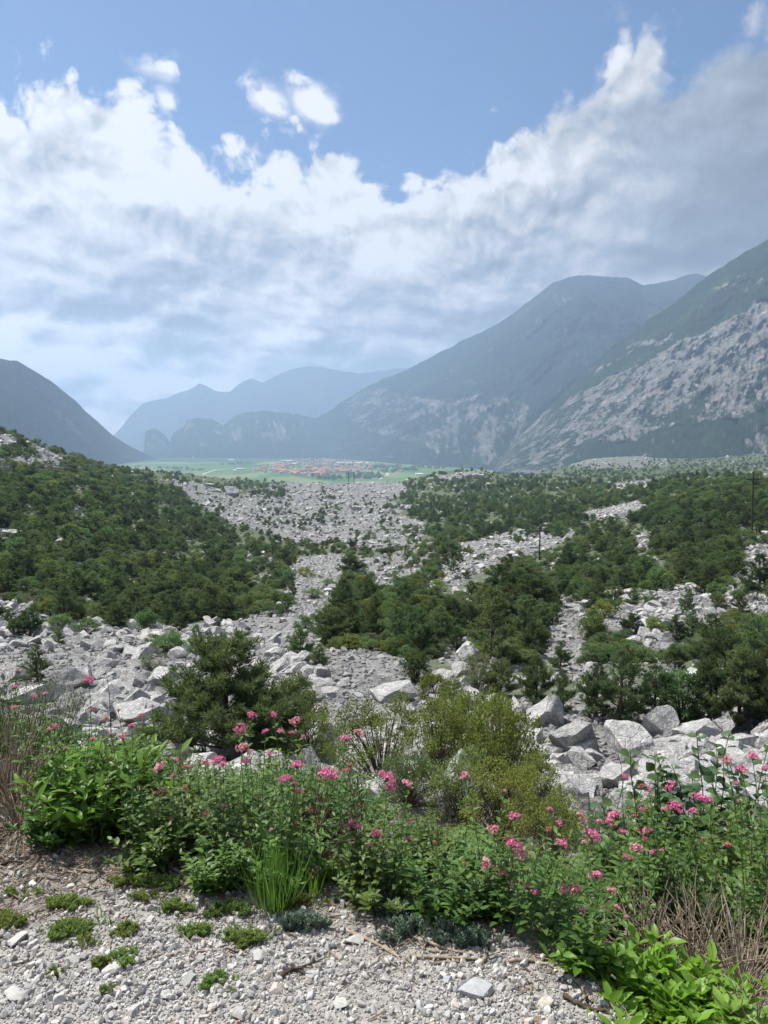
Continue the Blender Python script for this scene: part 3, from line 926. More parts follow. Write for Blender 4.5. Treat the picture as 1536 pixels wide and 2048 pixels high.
ROCK_MESH, ROCK_MESH_LOW = [], []
SHAPES = [("blocky", (1.0, 0.88, 0.74)), ("slab-like", (1.15, 0.9, 0.42)), ("wedge-shaped", (1.1, 0.75, 0.65)), ("upright", (0.8, 0.75, 0.95)), ("angular", (1.05, 0.82, 0.62)),
          ("flat-topped", (1.1, 0.95, 0.55)), ("chunky", (0.95, 0.92, 0.8)), ("long", (1.4, 0.7, 0.55))]
for k in range(16):
    nm, sc = SHAPES[k % 8]
    v, f = rock_verts(100 + k, 4, 10 + (k % 5), sc, 0.085, 0.42, 0.72)
    ROCK_MESH.append(np_mesh("boulder", v, f, [M_LIME], False))
    v, f = rock_verts(100 + k, 2, 10 + (k % 5), sc, 0.085, 0.42, 0.72)
    ROCK_MESH_LOW.append(np_mesh("small_rock", v, f, [M_LIME], False))


# ------------------------------------------------------------------ scatter: ONE object that instances source meshes on points
def scatter(name, pts, rots, scls, idx, meshes, label, cat):
    src = bpy.data.collections.new(name + "_kinds")
    for k, me in enumerate(meshes):
        src.objects.link(bpy.data.objects.new("%s_kind_%03d" % (name, k), me))
    me = bpy.data.meshes.new(name)
    me.vertices.add(len(pts))
    me.vertices.foreach_set("co", np.asarray(pts, np.float32).ravel())
    a = me.attributes.new("turn", "FLOAT_VECTOR", "POINT")
    a.data.foreach_set("vector", np.asarray(rots, np.float32).ravel())
    a = me.attributes.new("size", "FLOAT_VECTOR", "POINT")
    a.data.foreach_set("vector", np.asarray(scls, np.float32).ravel())
    a = me.attributes.new("pick", "INT", "POINT")
    a.data.foreach_set("value", np.asarray(idx, np.int32))
    o = link(name, me)
    g = bpy.data.node_groups.new(name + "_scatter", "GeometryNodeTree")
    g.interface.new_socket("Geometry", in_out="INPUT", socket_type="NodeSocketGeometry")
    g.interface.new_socket("Geometry", in_out="OUTPUT", socket_type="NodeSocketGeometry")
    N, L = g.nodes, g.links
    gi, go = N.new("NodeGroupInput"), N.new("NodeGroupOutput")
    m2p = N.new("GeometryNodeMeshToPoints")
    iop = N.new("GeometryNodeInstanceOnPoints")
    ci = N.new("GeometryNodeCollectionInfo")
    ci.inputs["Collection"].default_value = src
    ci.inputs["Separate Children"].default_value = True
    ci.inputs["Reset Children"].default_value = True
    iop.inputs["Pick Instance"].default_value = True
    L.new(gi.outputs[0], m2p.inputs[0])
    L.new(m2p.outputs[0], iop.inputs["Points"])
    L.new(ci.outputs[0], iop.inputs["Instance"])
    for nm, typ, sock in (("pick", "INT", "Instance Index"), ("turn", "FLOAT_VECTOR", "Rotation"), ("size", "FLOAT_VECTOR", "Scale")):
        na = N.new("GeometryNodeInputNamedAttribute")
        na.data_type = typ
        na.inputs["Name"].default_value = nm
        L.new(na.outputs["Attribute"], iop.inputs[sock])
    L.new(iop.outputs[0], go.inputs[0])
    md = o.modifiers.new("scatter", "NODES")
    md.node_group = g
    tag(o, label, cat, kind="stuff")
    return o


# ------------------------------------------------------------------ words for labels
ORD = "first second third fourth fifth sixth seventh eighth ninth tenth eleventh twelfth thirteenth fourteenth fifteenth sixteenth seventeenth eighteenth nineteenth twentieth".split()


def label_all(rows, group, most=16):
    """rows: [object, phrase before, noun, place phrase, px]; same phrases are told apart by their order from the left"""
    by = {}
    for r in rows:
        by.setdefault((r[1], r[2], r[3]), []).append(r)
    for (adj, noun, place), v in by.items():
        v.sort(key=lambda r: r[4])
        for k, r in enumerate(v):
            if len(v) == 1:
                lab = "%s %s %s" % (adj, noun, place)
            elif len(v) == 2:
                lab = "%s of two %s %ss %s" % (("left one", "right one")[k], adj, noun, place)
            elif k < len(v) / 2 or len(v) - k > 20:
                lab = ("%s %s %s from the left %s" % (ORD[min(k, 19)], adj, noun, place)) if k else "leftmost %s %s %s" % (adj, noun, place)
            else:
                q = len(v) - 1 - k
                lab = ("%s %s %s from the right %s" % (ORD[min(q, 19)], adj, noun, place)) if q else "rightmost %s %s %s" % (adj, noun, place)
            r[0]["label"] = " ".join(lab.split()[:most])
            r[0]["group"] = group


def rock_place(px, py):
    if py > 1380 and px > 1000:
        return "on the boulder bank below the right pines"
    if py > 1370:
        return "at the near edge of the left boulder field"
    if py > 1195 and px < 330:
        return "on the upper left boulder field" if py < 1290 else "on the lower left boulder field"
    if py > 1195 and px < 660:
        return "above the lone leaning pine" if py < 1290 else "beside the lone leaning pine"
    if py > 1195 and px < 1050:
        return "in the rubble between the pines"
    if py > 1165 and px >= 1050:
        return "on the scree gap left of the fan" if px < 1180 else ("on the pale rock fan among right pines" if px < 1400 else "at the right end of the rock fan")
    if py > 1095 and 560 < px < 720:
        return "on the narrow grey scree chute"
    if py > 1000 and px > 1400:
        return "below the tall utility pole"
    if py > 1040 and px > 700:
        return "on the scree around the small poles"
    if px < 250:
        return "on the wooded left hillside"
    if px < 1000:
        return "on the far rock stream up the valley"
    return "among the trees of the right hillside"


HERO_ROCK = [  # px, base py, width px, height px, mesh, label, turn
    (1095, 1452, 120, 72, 2, "dark-sided wedge boulder at the top left of the right boulder bank", 0.4),
    (1145, 1505, 115, 105, 0, "biggest pale block in the middle of the right boulder bank", 0.2),
    (1180, 1592, 72, 72, 6, "squarish grey block over the black gap, right bank", 0.5),
    (1120, 1545, 75, 58, 5, "pale rounded block left of the black gap, right bank", 1.2),
    (1255, 1500, 150, 75, 1, "broad tilted pale slab above the squarish grey block", 2.2),
    (1240, 1575, 130, 68, 5, "smooth brownish slab right of the squarish grey block", 0.9),
    (1215, 1640, 80, 62, 4, "dark shaded rock under the squarish grey block", 1.9),
    (1168, 1625, 55, 55, 3, "small shaded rock below the black gap", 0.1),
    (1180, 1700, 110, 80, 7, "pale jagged ridge rock rising from the flowers", 2.5),
    (1320, 1470, 95, 75, 4, "pale sloping rock beside the small bush, right bank", 2.9),
    (1300, 1425, 120, 45, 7, "long pale slab behind the bush on the right bank", 2.7),
    (1385, 1478, 120, 50, 1, "flat pale ledge near the right end of the bank", 0.3),
    (1450, 1465, 80, 48, 2, "pointed pale rock towards the right end of the bank", 1.1),
    (1490, 1505, 90, 55, 5, "cracked pale rock at the right frame edge", 0.4),
    (1060, 1500, 90, 60, 5, "white weathered rock left of the biggest pale block", 1.5),
    (1055, 1425, 60, 32, 6, "small white rock at the left tip of the right bank", 0.6),
    (932, 1330, 66, 62, 3, "tall rounded pale boulder alone among the middle pines", 0.8),
    (925, 1350, 60, 32, 4, "broken rocks at the foot of the tall rounded boulder", 1.8),
    (768, 1372, 62, 36, 6, "pyramid-shaped pale rock on the middle rubble", 0.9),
    (780, 1400, 120, 42, 1, "low pale slab right below the pyramid-shaped rock", 0.2),
    (650, 1478, 95, 75, 2, "sharp white wedge rock right of the leaning pine", 2.6),
    (705, 1490, 70, 60, 0, "pale block just right of the sharp white wedge", 1.0),
    (680, 1560, 60, 50, 4, "white rock showing between the pink flowers", 1.0),
    (60, 1405, 110, 40, 7, "long flat pale slab at the left edge of the field", 0.2),
    (150, 1375, 100, 55, 0, "large smooth pale boulder right of the small dark pine", 0.5),
    (30, 1360, 75, 42, 4, "pale boulder left of the small dark pine", 2.4),
    (165, 1285, 40, 30, 3, "dark-faced upright block high on the left field", 0.7),
    (330, 1375, 75, 55, 5, "large flat-faced pale rock below the tuft bush", 1.4),
    (375, 1495, 55, 62, 0, "pale block at the left foot of the leaning pine", 1.4),
]


def rock_height(Y):
    return np.clip(0.30 + 0.0050 * Y, 0.3, 4.2)


def build_rocks():
    r = np.random.default_rng(3)
    rows = []
    taken = []
    group = "boulders of the rockfall"

    def put(px, py, w, mesh, rot, hgt=None, mat=None, base=None):
        p = ground_hit(px, py)[0]
        if np.isnan(p).any():
            return None
        s = w * math.hypot(p[1], p[0]) / FPX / 2.0
        me = ROCK_MESH[mesh]
        o = link("boulder", me)
        zs = s if hgt is None else hgt * p[1] / FPX / 2 / SHAPES[mesh % 8][1][2] * 1.25
        o.scale = (s, s, zs)
        o.location = (p[0], p[1], p[2] + zs * SHAPES[mesh % 8][1][2] * 0.55)
        o.rotation_euler = rot
        o["category"] = "boulder"
        return o

    for px, py, w, h, me, lab, tz in HERO_ROCK:
        w, h = (w * 0.88, h * 0.9) if px > 1030 else (w, h)
        o = put(px, py, w, me + 8 * (len(rows) % 2), (r.uniform(-.25, .25), r.uniform(-.2, .2), tz), h)
        if o is None:
            continue
        o["label"] = lab
        o["group"] = group
        taken.append((px, py - h / 2, w))
        rows.append(o)
    n_hero = len(rows)
    # random field, uniform over the picture of the scree
    N = 56000
    px = r.uniform(-420, 1950, N)
    py = 850 + (1655 - 850) * r.uniform(0, 1, N) ** 1.1
    b = bareness(px, py)
    dense = 1.0 / (1 + np.exp((py - 1330) / 90))            # more and smaller the farther away
    keep = r.uniform(0, 1, N) < np.where(b > 0.3, b ** 1.1, 0.16) * (0.42 + 0.58 * dense)
    px, py = px[keep], py[keep]
    P = ground_hit(px, py)
    ok = ~np.isnan(P[:, 0]) & (P[:, 1] > 9)
    px, py, P = px[ok], py[ok], P[ok]
    Y = P[:, 1]
    chute = in_poly(SCREE[1][0], px, py) | in_poly([(1060, 1240), (1190, 1235), (1175, 1365), (1060, 1300)], px, py) | in_poly([(480, 1235), (640, 1215), (830, 1330), (700, 1400), (560, 1300)], px, py)
    s = rock_height(Y) * (r.pareto(1.9, len(Y)) * 0.62 + 0.55) * np.where(chute, 0.5, 1.0)
    s = np.minimum(s, np.where(chute, 0.45, 1.25) + 0.0060 * Y)
    bank = in_poly(SCREE[11][0], px, py)
    s = np.where(bank, np.minimum(s * 1.8, 1.1), s)
    scr = s * FPX / Y
    sel = (px > 5) & (px < 1531) & (py < 1640)
    for hx, hy, hw in taken:
        near = (np.abs(px - hx) < hw * 0.5) & (np.abs(py - hy) < hw * 0.42)
        scr = np.where(near, np.minimum(scr, 9), scr)
        s = np.where(near, np.minimum(s, 9 * Y / FPX), s)
    order = np.argsort(-np.where(sel, scr, 0))
    big = order[: 300 - n_hero]
    pick = r.integers(0, 16, len(Y))
    rot = np.stack([r.normal(0, 0.28, len(Y)), r.normal(0, 0.28, len(Y)), r.uniform(0, 6.28, len(Y))], -1)
    lab = []
    for k in big:
        o = link("boulder", ROCK_MESH[pick[k]], loc=P[k] + [0, 0, s[k] * 0.12], rot=rot[k], scl=s[k] * 0.5)
        o["category"] = "boulder"
        size = "big" if scr[k] > 46 else ("mid-sized" if scr[k] > 30 else "small")
        lab.append([o, "%s %s grey" % (size, SHAPES[pick[k] % 8][0]), "boulder", rock_place(px[k], py[k]), px[k]])
    label_all(lab, group)
    rest = np.ones(len(Y), bool)
    rest[big] = False
    # fine rubble filling between the blocks
    M = 26000
    qx, qy = r.uniform(-300, 1850, M), r.uniform(860, 1650, M)
    kp = np.maximum(bareness(qx, qy), 0.34) > r.uniform(0.2, 1.0, M)
    fx, fy = r.uniform(-250, 1800, 70000), r.uniform(945, 1235, 70000)          # the far streams of rock are all blocks
    kf = bareness(fx, fy) > r.uniform(0.3, 0.9, 70000)
    Q = ground_hit(np.concatenate([qx[kp], fx[kf]]), np.concatenate([qy[kp], fy[kf]]))
    Q = Q[~np.isnan(Q[:, 0])]
    Q = Q[Q[:, 1] > 9]
    qs = rock_height(Q[:, 1]) * (0.25 + 0.75 * r.uniform(0, 1, len(Q)) ** 2)
    pts = np.concatenate([P[rest] + np.c_[np.zeros((rest.sum(), 2)), s[rest] * 0.10], Q])
    allr = np.concatenate([rot[rest], r.uniform(0, 6.28, (len(Q), 3))])
    alls = np.concatenate([s[rest] * 0.5, qs * 0.5])
    alli = np.concatenate([pick[rest], r.integers(0, 16, len(Q))])
    scatter("rubble", pts, allr, np.repeat(alls[:, None], 3, 1), alli, ROCK_MESH_LOW, "grey limestone rubble covering the scree slopes between the boulders", "rubble")
    # great pale blocks far up the rock stream
    for px_, py_, w, h, lab_, sq in ((465, 992, 46, 22, "huge pale wedge-shaped block far up the left rock stream", 0), (430, 984, 26, 9, "flat tan block left of the huge pale wedge, far off", 1),
                                     (418, 972, 22, 7, "thin tan slab above the huge pale wedge, far off", 5), (712, 1022, 26, 15, "tan block alone on scrub in the far rock stream", 5),
                                     (715, 1010, 8, 9, "small upright tan stone on top of the lone tan block", 3), (862, 960, 22, 7, "flat tan rock shelf on the wooded knoll, left one", 1),
                                     (955, 956, 30, 12, "broad tan rock face on the wooded knoll, right one", 5), (1245, 1048 - 12, 34, 14, "long pale block on the gap of the right hillside", 7),
                                     (1092, 1066, 30, 14, "pale block right behind the second utility pole", 0), (1500, 1083, 60, 13, "flat pale slab beside the foot of the tall utility pole", 1), (20, 1078, 44, 26, "pale rock face low on the wooded left hillside", 5)):
        o = put(px_, py_, w, sq, (0.1, 0.25 if sq == 0 else 0.05, 0.4), h)
        if o:
            o["label"] = lab_
            o["group"] = group
            if "tan" in lab_:
                o.data = o.data.copy()
                o.data.materials[0] = M_TAN


build_rocks()
# ------------------------------------------------------------------ foliage materials
def leaf_material(name, c1, c2, trans=0.3, gloss=0.0, hue=0.03, val=0.35, tcol=None, rough=0.45):
    m, n = material(name)
    isl = n.n("ShaderNodeNewGeometry").outputs["Random Per Island"]
    oi = n.n("ShaderNodeObjectInfo").outputs["Random"]
    col = n.mix(isl, c1, c2)
    hs = n.n("ShaderNodeHueSaturation", {"Color": col, "Hue": n.m("MULTIPLY_ADD", oi, -hue * 2, 0.5 + hue), "Value": n.m("MULTIPLY_ADD", n.m("FRACT", n.m("MULTIPLY", oi, 13.7)), val * 2, 1.0 - val), "Saturation": 1.0})
    if gloss:
        d = n.n("ShaderNodeBsdfPrincipled", {"Base Color": hs.outputs[0], "Roughness": rough})
        d.inputs["Specular IOR Level"].default_value = gloss
    else:
        d = n.n("ShaderNodeBsdfDiffuse", {"Color": hs.outputs[0]})
    tc = n.mix(1.0, hs.outputs[0], tcol or (1.25, 1.35, 0.7), "MULTIPLY")
    t = n.n("ShaderNodeBsdfTranslucent", {"Color": tc})
    mx = n.n("ShaderNodeMixShader", {0: trans, 1: d.outputs[0], 2: t.outputs[0]})
    n.n("ShaderNodeOutputMaterial", {"Surface": mx.outputs[0]})
    return m


def bark_material(name, a, b, scale=12.0):
    m, n = material(name)
    tc = n.n("ShaderNodeTexCoord").outputs["Object"]
    k = n.noise(n.n("ShaderNodeMapping", {"Vector": tc, "Scale": (1, 1, 0.25)}).outputs[0], scale, 6, 0.65)
    col = n.mix(n.ramp(k, 0.3, 0.7), a, b)
    bump = n.n("ShaderNodeBump", {"Strength": 0.6, "Distance": 0.02, "Height": k})
    d = n.n("ShaderNodeBsdfDiffuse", {"Color": col, "Normal": bump.outputs[0]})
    n.n("ShaderNodeOutputMaterial", {"Surface": d.outputs[0]})
    return m


M_BARK = bark_material("bark", (0.05, 0.042, 0.034), (0.14, 0.12, 0.10))
M_TWIG = bark_material("twig_bark", (0.06, 0.05, 0.038), (0.15, 0.13, 0.10))
M_PINE = leaf_material("pine_needles", (0.066, 0.102, 0.056), (0.140, 0.180, 0.094), 0.42, hue=0.03, val=0.42)
M_SHRUB = leaf_material("shrub_leaves", (0.070, 0.114, 0.052), (0.145, 0.195, 0.090), 0.44, hue=0.035, val=0.42)
M_OLIVE = leaf_material("olive_leaves", (0.100, 0.130, 0.038), (0.215, 0.240, 0.078), 0.44, hue=0.018, val=0.2)
M_GREY = leaf_material("grey_green_leaves", (0.10, 0.125, 0.075), (0.18, 0.20, 0.13), 0.3, hue=0.015, val=0.2)
M_FEATHER = leaf_material("feathery_needles", (0.07, 0.105, 0.058), (0.15, 0.19, 0.10), 0.42, hue=0.01, val=0.1)


def norm(a):
    return a / (np.linalg.norm(a, axis=-1, keepdims=True) + 1e-9)


def pine_parts(seed, fine=1.0, lean=0.0, open_top=0.0, width=0.34):
    """crown and trunk of a young pine one metre tall"""
    r = np.random.default_rng(seed)
    tr, cr = MB(), MB()
    zz = np.linspace(0, 0.96, 9)
    wx, wy = np.cumsum(r.normal(0, 0.008, 9)) + lean * zz, np.cumsum(r.normal(0, 0.008, 9))
    wx, wy = wx - wx[0], wy - wy[0]
    tr.tube(np.stack([wx, wy, zz], -1), 0.028 * (1 - zz) ** 0.8 + 0.004, 6)
    tips, dirs = [], []
    nw = 13
    for k in range(nw):
        z = 0.06 + 0.90 * (k / (nw - 1)) + r.normal(0, 0.012)
        z = min(max(z, 0.05), 0.97)
        prof = (1 - z ** 1.6) ** 0.8 * min(1.0, 0.6 + z * 2.0) + 0.05
        cx, cy = np.interp(z, zz, wx), np.interp(z, zz, wy)
        for b in range(r.integers(4, 7)):
            th = r.uniform(0, 2 * PI)
            L = width * 1.25 * prof * r.uniform(0.55, 1.15) * (1 - open_top * (0.4 < z < 0.75) * 0.5)
            up = r.uniform(0.15, 0.55) + 0.5 * z
            d = np.array([math.cos(th), math.sin(th), up])
            d /= np.linalg.norm(d)
            t = np.linspace(0, 1, 5)[:, None]
            pts = np.array([cx, cy, z]) + d * L * t + np.array([0, 0, 0.10]) * L * t * t - np.array([0, 0, 0.05]) * t * L
            tr.tube(pts, 0.009 * (1 - 0.8 * t[:, 0]) * (1.2 - z), 4)
            ns = max(3, int(L / 0.040))
            for q in range(ns):
                tt = 0.30 + 0.70 * (q + r.uniform(0, 1)) / ns
                c = np.array([np.interp(tt, t[:, 0], pts[:, i]) for i in range(3)])
                side = norm(r.normal(size=3)) * np.array([1, 1, 0.55])
                sd = norm(d * 0.8 + side * 0.8 + np.array([0, 0, 0.35]))
                sl = L * 0.38 * (1.15 - tt) + 0.02
                m = max(1, int(sl / 0.03))
                for w in range(m):
                    tips.append(c + sd * sl * (w + r.uniform(0.3, 1)) / m)
                    dirs.append(sd)
    tips.append(np.array([wx[-1], wy[-1], 0.98]))
    dirs.append(np.array([0, 0, 1.0]))
    tips, dirs = np.array(tips), np.array(dirs)
    K = int(11 * fine)
    c = np.repeat(tips, K, 0) + r.normal(0, 0.010, (len(tips) * K, 3))
    d = norm(np.repeat(dirs, K, 0) * 0.75 + r.normal(0, 0.55, (len(tips) * K, 3)) + np.array([0, 0, 0.2]))
    L = r.uniform(0.035, 0.062, len(c))
    cr.leaves(c, d, unit(len(c), r), L, L * (0.24 / fine ** 0.5), kind="diamond")
    return cr, tr


def shrub_parts(seed, nleaf=4200, leaf=0.035, tall=1.0, wide=0.55, clumps=46, airy=0.10):
    """leafy shrub one metre tall: several stems, leaf clumps at their ends"""
    r = np.random.default_rng(seed)
    st, fo = MB(), MB()
    ends = []
    for k in range(clumps):
        th = r.uniform(0, 2 * PI)
        v = r.uniform(0, 1) ** 0.75
        rad = wide * math.sqrt(max(0.02, 1 - (v * 0.95) ** 2.2)) * r.uniform(0.25, 1.0) ** 0.6
        ends.append((rad * math.cos(th), rad * math.sin(th), (0.14 + 0.80 * v) * r.uniform(0.86, 1.08)))
    ends = np.array(ends)
    base = r.normal(0, 0.05, (7, 2))
    for k, e in enumerate(ends):
        b = base[k % 7]
        t = np.linspace(0, 1, 6)[:, None]
        p0 = np.array([b[0], b[1], 0.0])
        mid = np.array([e[0] * 0.35, e[1] * 0.35, e[2] * 0.55]) + r.normal(0, 0.03, 3)
        pts = (1 - t) ** 2 * p0 + 2 * t * (1 - t) * mid + t * t * e
        st.tube(pts, 0.011 * (1 - 0.82 * t[:, 0]), 4)
        for q in range(3):
            a = pts[3] + (pts[5] - pts[3]) * r.uniform(0, 1)
            st.tube(np.array([a, a + norm(r.normal(size=3) + [0, 0, .5]) * airy * 1.1]), [0.004, 0.0015], 3)
    per = nleaf // clumps
    n = per * clumps
    sig = airy * r.uniform(0.65, 1.25, clumps)
    off = unit(n, r) * (r.uniform(0, 1, n) ** 0.45)[:, None] * np.repeat(sig, per)[:, None] * np.array([1.15, 1.15, 0.8])
    c = np.repeat(ends, per, 0) + off
    c[:, 2] = np.maximum(c[:, 2], 0.02 + 0.05 * r.uniform(0, 1, n))
    d = norm(off / airy * 0.6 + r.normal(0, 0.6, (n, 3)) + np.array([0, 0, 0.25]))
    L = leaf * r.uniform(0.7, 1.35, n)
    nrm = norm(r.normal(0, 0.7, (n, 3)) + np.array([0, 0, 1.0]))
    fo.leaves(c, d, nrm, L, L * 0.62, kind="diamond", fold=0.1)
    return fo, st


def tree_proto(name, crown_mb, trunk_mb, m_crown, m_trunk, crown="crown", trunk="trunk"):
    return (name, crown_mb.mesh(name + "_" + crown, [m_crown]), trunk_mb.mesh(name + "_" + trunk, [m_trunk], True), crown, trunk)


def joined(p):
    """the same tree as one mesh, for the far mass"""
    a, b = p[1], p[2]

    def read(me):
        v = np.empty(len(me.vertices) * 3, np.float32)
        me.vertices.foreach_get("co", v)
        q = np.empty(len(me.loops), np.int32)
        me.loops.foreach_get("vertex_index", q)
        return v.reshape(-1, 3), q.reshape(-1, 4)
    va, fa = read(a)
    vb, fb = read(b)
    return np_mesh("far_" + p[0], np.concatenate([va, vb]), np.concatenate([fa, fb + len(va)]), [a.materials[0], b.materials[0]], False, np.concatenate([np.zeros(len(fa)), np.ones(len(fb))]))


PINES = [tree_proto("pine_tree", *pine_parts(200 + k, 1.0, width=(0.30, 0.36, 0.42, 0.34, 0.46, 0.38)[k]), M_PINE, M_BARK) for k in range(6)]
SHRUBS = [tree_proto("shrub", *shrub_parts(300 + k, 3000, 0.052, wide=(0.5, 0.6, 0.7, 0.55, 0.65, 0.45)[k], airy=0.13), M_SHRUB, M_TWIG, "foliage", "stem") for k in range(6)]
OLIVES = [tree_proto("shrub", *shrub_parts(340 + k, 3600, 0.050, wide=(0.55, 0.68, 0.6)[k], airy=0.12), M_OLIVE, M_TWIG, "foliage", "stem") for k in range(3)]
FINE = [tree_proto("shrub", *shrub_parts(360 + k, 6600, 0.025, wide=(0.5, 0.62, 0.55, 0.7)[k], clumps=66, airy=0.095), M_OLIVE, M_TWIG, "foliage", "stem") for k in range(4)]
FINE_G = [tree_proto("shrub", *shrub_parts(380 + k, 8000, 0.026, wide=(0.5, 0.62)[k], clumps=70, airy=0.11), M_SHRUB, M_TWIG, "foliage", "stem") for k in range(2)]
GREYS = [tree_proto("shrub", *shrub_parts(390 + k, 3200, 0.034, wide=0.6, clumps=40, airy=0.12), M_GREY, M_TWIG, "foliage", "stem") for k in range(2)]
SAPLING = None


def plant_tree(p, loc, h, rz, sxy=1.0, tilt=0.0):
    e = link(p[0], None, loc=loc, rot=(tilt, tilt * 0.5, rz), scl=(h * sxy, h * sxy, h))
    link(p[3], p[1], e)
    link(p[4], p[2], e)
    return e


def tree_place(px, py, kind):
    if py > 1180:
        if px < 330:
            return "on the left boulder field"
        if px < 640:
            return "between left boulders and scree chute"
        if px < 860:
            return "in the hollow below the scree chute"
        if px < 1075:
            return "in the pine clump by the tall boulder"
        if px < 1300:
            return "at the foot of the pale rock fan"
        return "in the dark grove at right"
    if py > 1085:
        return "low on the left hillside" if px < 260 else "on the left hillside by the chute" if px < 620 else "on the middle rubble" if px < 900 else "below the second utility pole" if px < 1200 else "under the tall utility pole"
    if py > 1010:
        return "halfway up the left hillside" if px < 260 else "on the left hillside's lower spur" if px < 520 else "by the far rock stream" if px < 850 else "in the middle forest" if px < 1200 else "high on the right hillside"
    return "on top of the left hillside" if px < 260 else "along the far left rim" if px < 560 else "on the far hummocks" if px < 900 else "on the wooded knoll" if px < 1200 else "along the right hill crest"


HERO_TREE = [   # px, base py, height px, kind, squash, label
    (75, 1362, 78, "P", 1.15, "small dark pine standing alone among the left boulders"),
    (22, 1255, 40, "P", 1.2, "bushy pine at the left end of the boulder field's top"),
    (60, 1258, 34, "S", 1.2, "low shrub on the top edge of the left boulder field"),
    (120, 1262, 40, "S", 1.3, "low round shrub in the upper left boulders"),
    (170, 1268, 36, "S", 1.4, "darker round shrub right of the low round one"),
    (292, 1262, 46, "S", 1.3, "bright green bush at the top of the boulder field"),
    (300, 1340, 34, "G", 1.6, "pale dry bush in the middle of the left boulders"),
    (312, 1366, 26, "G", 1.6, "dry tuft bush just below the pale dry bush"),
    (360, 1262, 40, "P", 1.1, "small pine left of the slim upright one"),
    (395, 1318, 72, "P", 0.8, "slim upright pine above the leaning pine"),
    (432, 1318, 46, "S", 1.2, "shrub at the right foot of the slim upright pine"),
    (340, 1280, 26, "G", 1.5, "grey-green bush left of the slim upright pine"),
    (585, 1190, 32, "P", 1.1, "round dark pine at the left rim of the scree chute"),
    (610, 1157, 24, "Y", 1.3, "bright yellow-green bush on the grey scree chute"),
    (602, 1314, 62, "P", 1.15, "dark pine by the scree, right of the leaning pine"),
    (640, 1330, 46, "P", 1.2, "second dark pine beside the scree, lower right"),
    (665, 1268, 62, "S", 1.2, "green shrub at the foot of the scree chute"),
    (700, 1282, 90, "P", 1.0, "tall pine right of the scree chute foot"),
    (745, 1290, 84, "P", 1.0, "pine in the row right of the scree chute foot"),
    (790, 1295, 90, "P", 0.95, "third pine in the row towards the tall boulder"),
    (835, 1310, 96, "P", 0.95, "pine left of the dark one beside the tall boulder"),
    (868, 1255, 62, "P", 1.0, "dark pine against the pale scree, above the tall boulder"),
    (905, 1265, 70, "P", 1.0, "pine up the slope behind the tall boulder"),
    (830, 1365, 70, "S", 1.1, "brownish shrub left of the tall rounded boulder"),
    (985, 1330, 160, "P", 1.05, "tallest dark pine of the middle clump"),
    (1050, 1285, 96, "P", 0.9, "dark layered pine at the rim of the scree gap"),
    (955, 1390, 90, "G", 1.0, "grey-green bush in front of the tall rounded boulder"),
    (870, 1395, 56, "O", 1.2, "olive bush in front of the tall rounded boulder"),
    (1000, 1392, 80, "P", 1.1, "dark pine right of the grey-green bush"),
    (1070, 1420, 110, "P", 1.05, "dark pine above the wedge boulder"),
    (1125, 1425, 92, "P", 0.95, "pine in the dark row above the boulder bank"),
    (1165, 1330, 22, "S", 1.4, "small bush in the scree gap"),
    (1120, 1340, 60, "P", 1.0, "pine at the lower end of the scree gap"),
    (1185, 1280, 60, "S", 1.0, "olive-tinged shrub between scree gap and rock fan"),
    (1205, 1240, 42, "O", 1.2, "yellowish shrub at the top of the rock fan"),
    (1190, 1440, 120, "P", 1.0, "broad pine above the middle of the boulder bank"),
    (1240, 1445, 160, "P", 1.0, "big dark pine above the boulder bank"),
    (1255, 1350, 66, "P", 1.1, "dark pine at the lower edge of the rock fan"),
    (1310, 1262, 30, "O", 1.4, "small olive bush in the middle of the rock fan"),
    (1420, 1320, 96, "P", 1.15, "black-green layered pine right of the rock fan"),
    (1350, 1338, 54, "P", 1.1, "pine below the rock fan's right half"),
    (1310, 1440, 120, "P", 1.0, "pine right of the big dark pine"),
    (1365, 1440, 120, "S", 1.0, "lighter green leafy tree in front of the right grove"),
    (1420, 1450, 150, "P", 1.0, "dark pine in front row of the right grove"),
    (1480, 1455, 170, "P", 1.05, "tall pine near the right end of the grove"),
    (1540, 1460, 190, "P", 1.0, "tall pine cut by the right photo edge"),
    (1450, 1370, 120, "P", 1.0, "pine in the second row of the right grove"),
    (1515, 1380, 150, "P", 1.0, "pine in the second row at the far right"),
    (1560, 1330, 120, "P", 1.1, "pine behind the right photo edge"),
    (1500, 1300, 80, "P", 1.1, "pine at the top of the right grove"),
    (1260, 1443, 42, "S", 1.3, "small rounded bush growing on the right boulder bank"),
    (1515, 1190, 84, "P", 1.1, "dark round pine at the right edge below the pole"),
    (1410, 1190, 66, "P", 1.2, "broad brownish pine above the rock fan"),
    (1290, 1188, 30, "S", 1.3, "green shrub at the top rim of the rock fan"),
    (1340, 1184, 36, "P", 1.1, "pine at the top rim of the rock fan"),
]
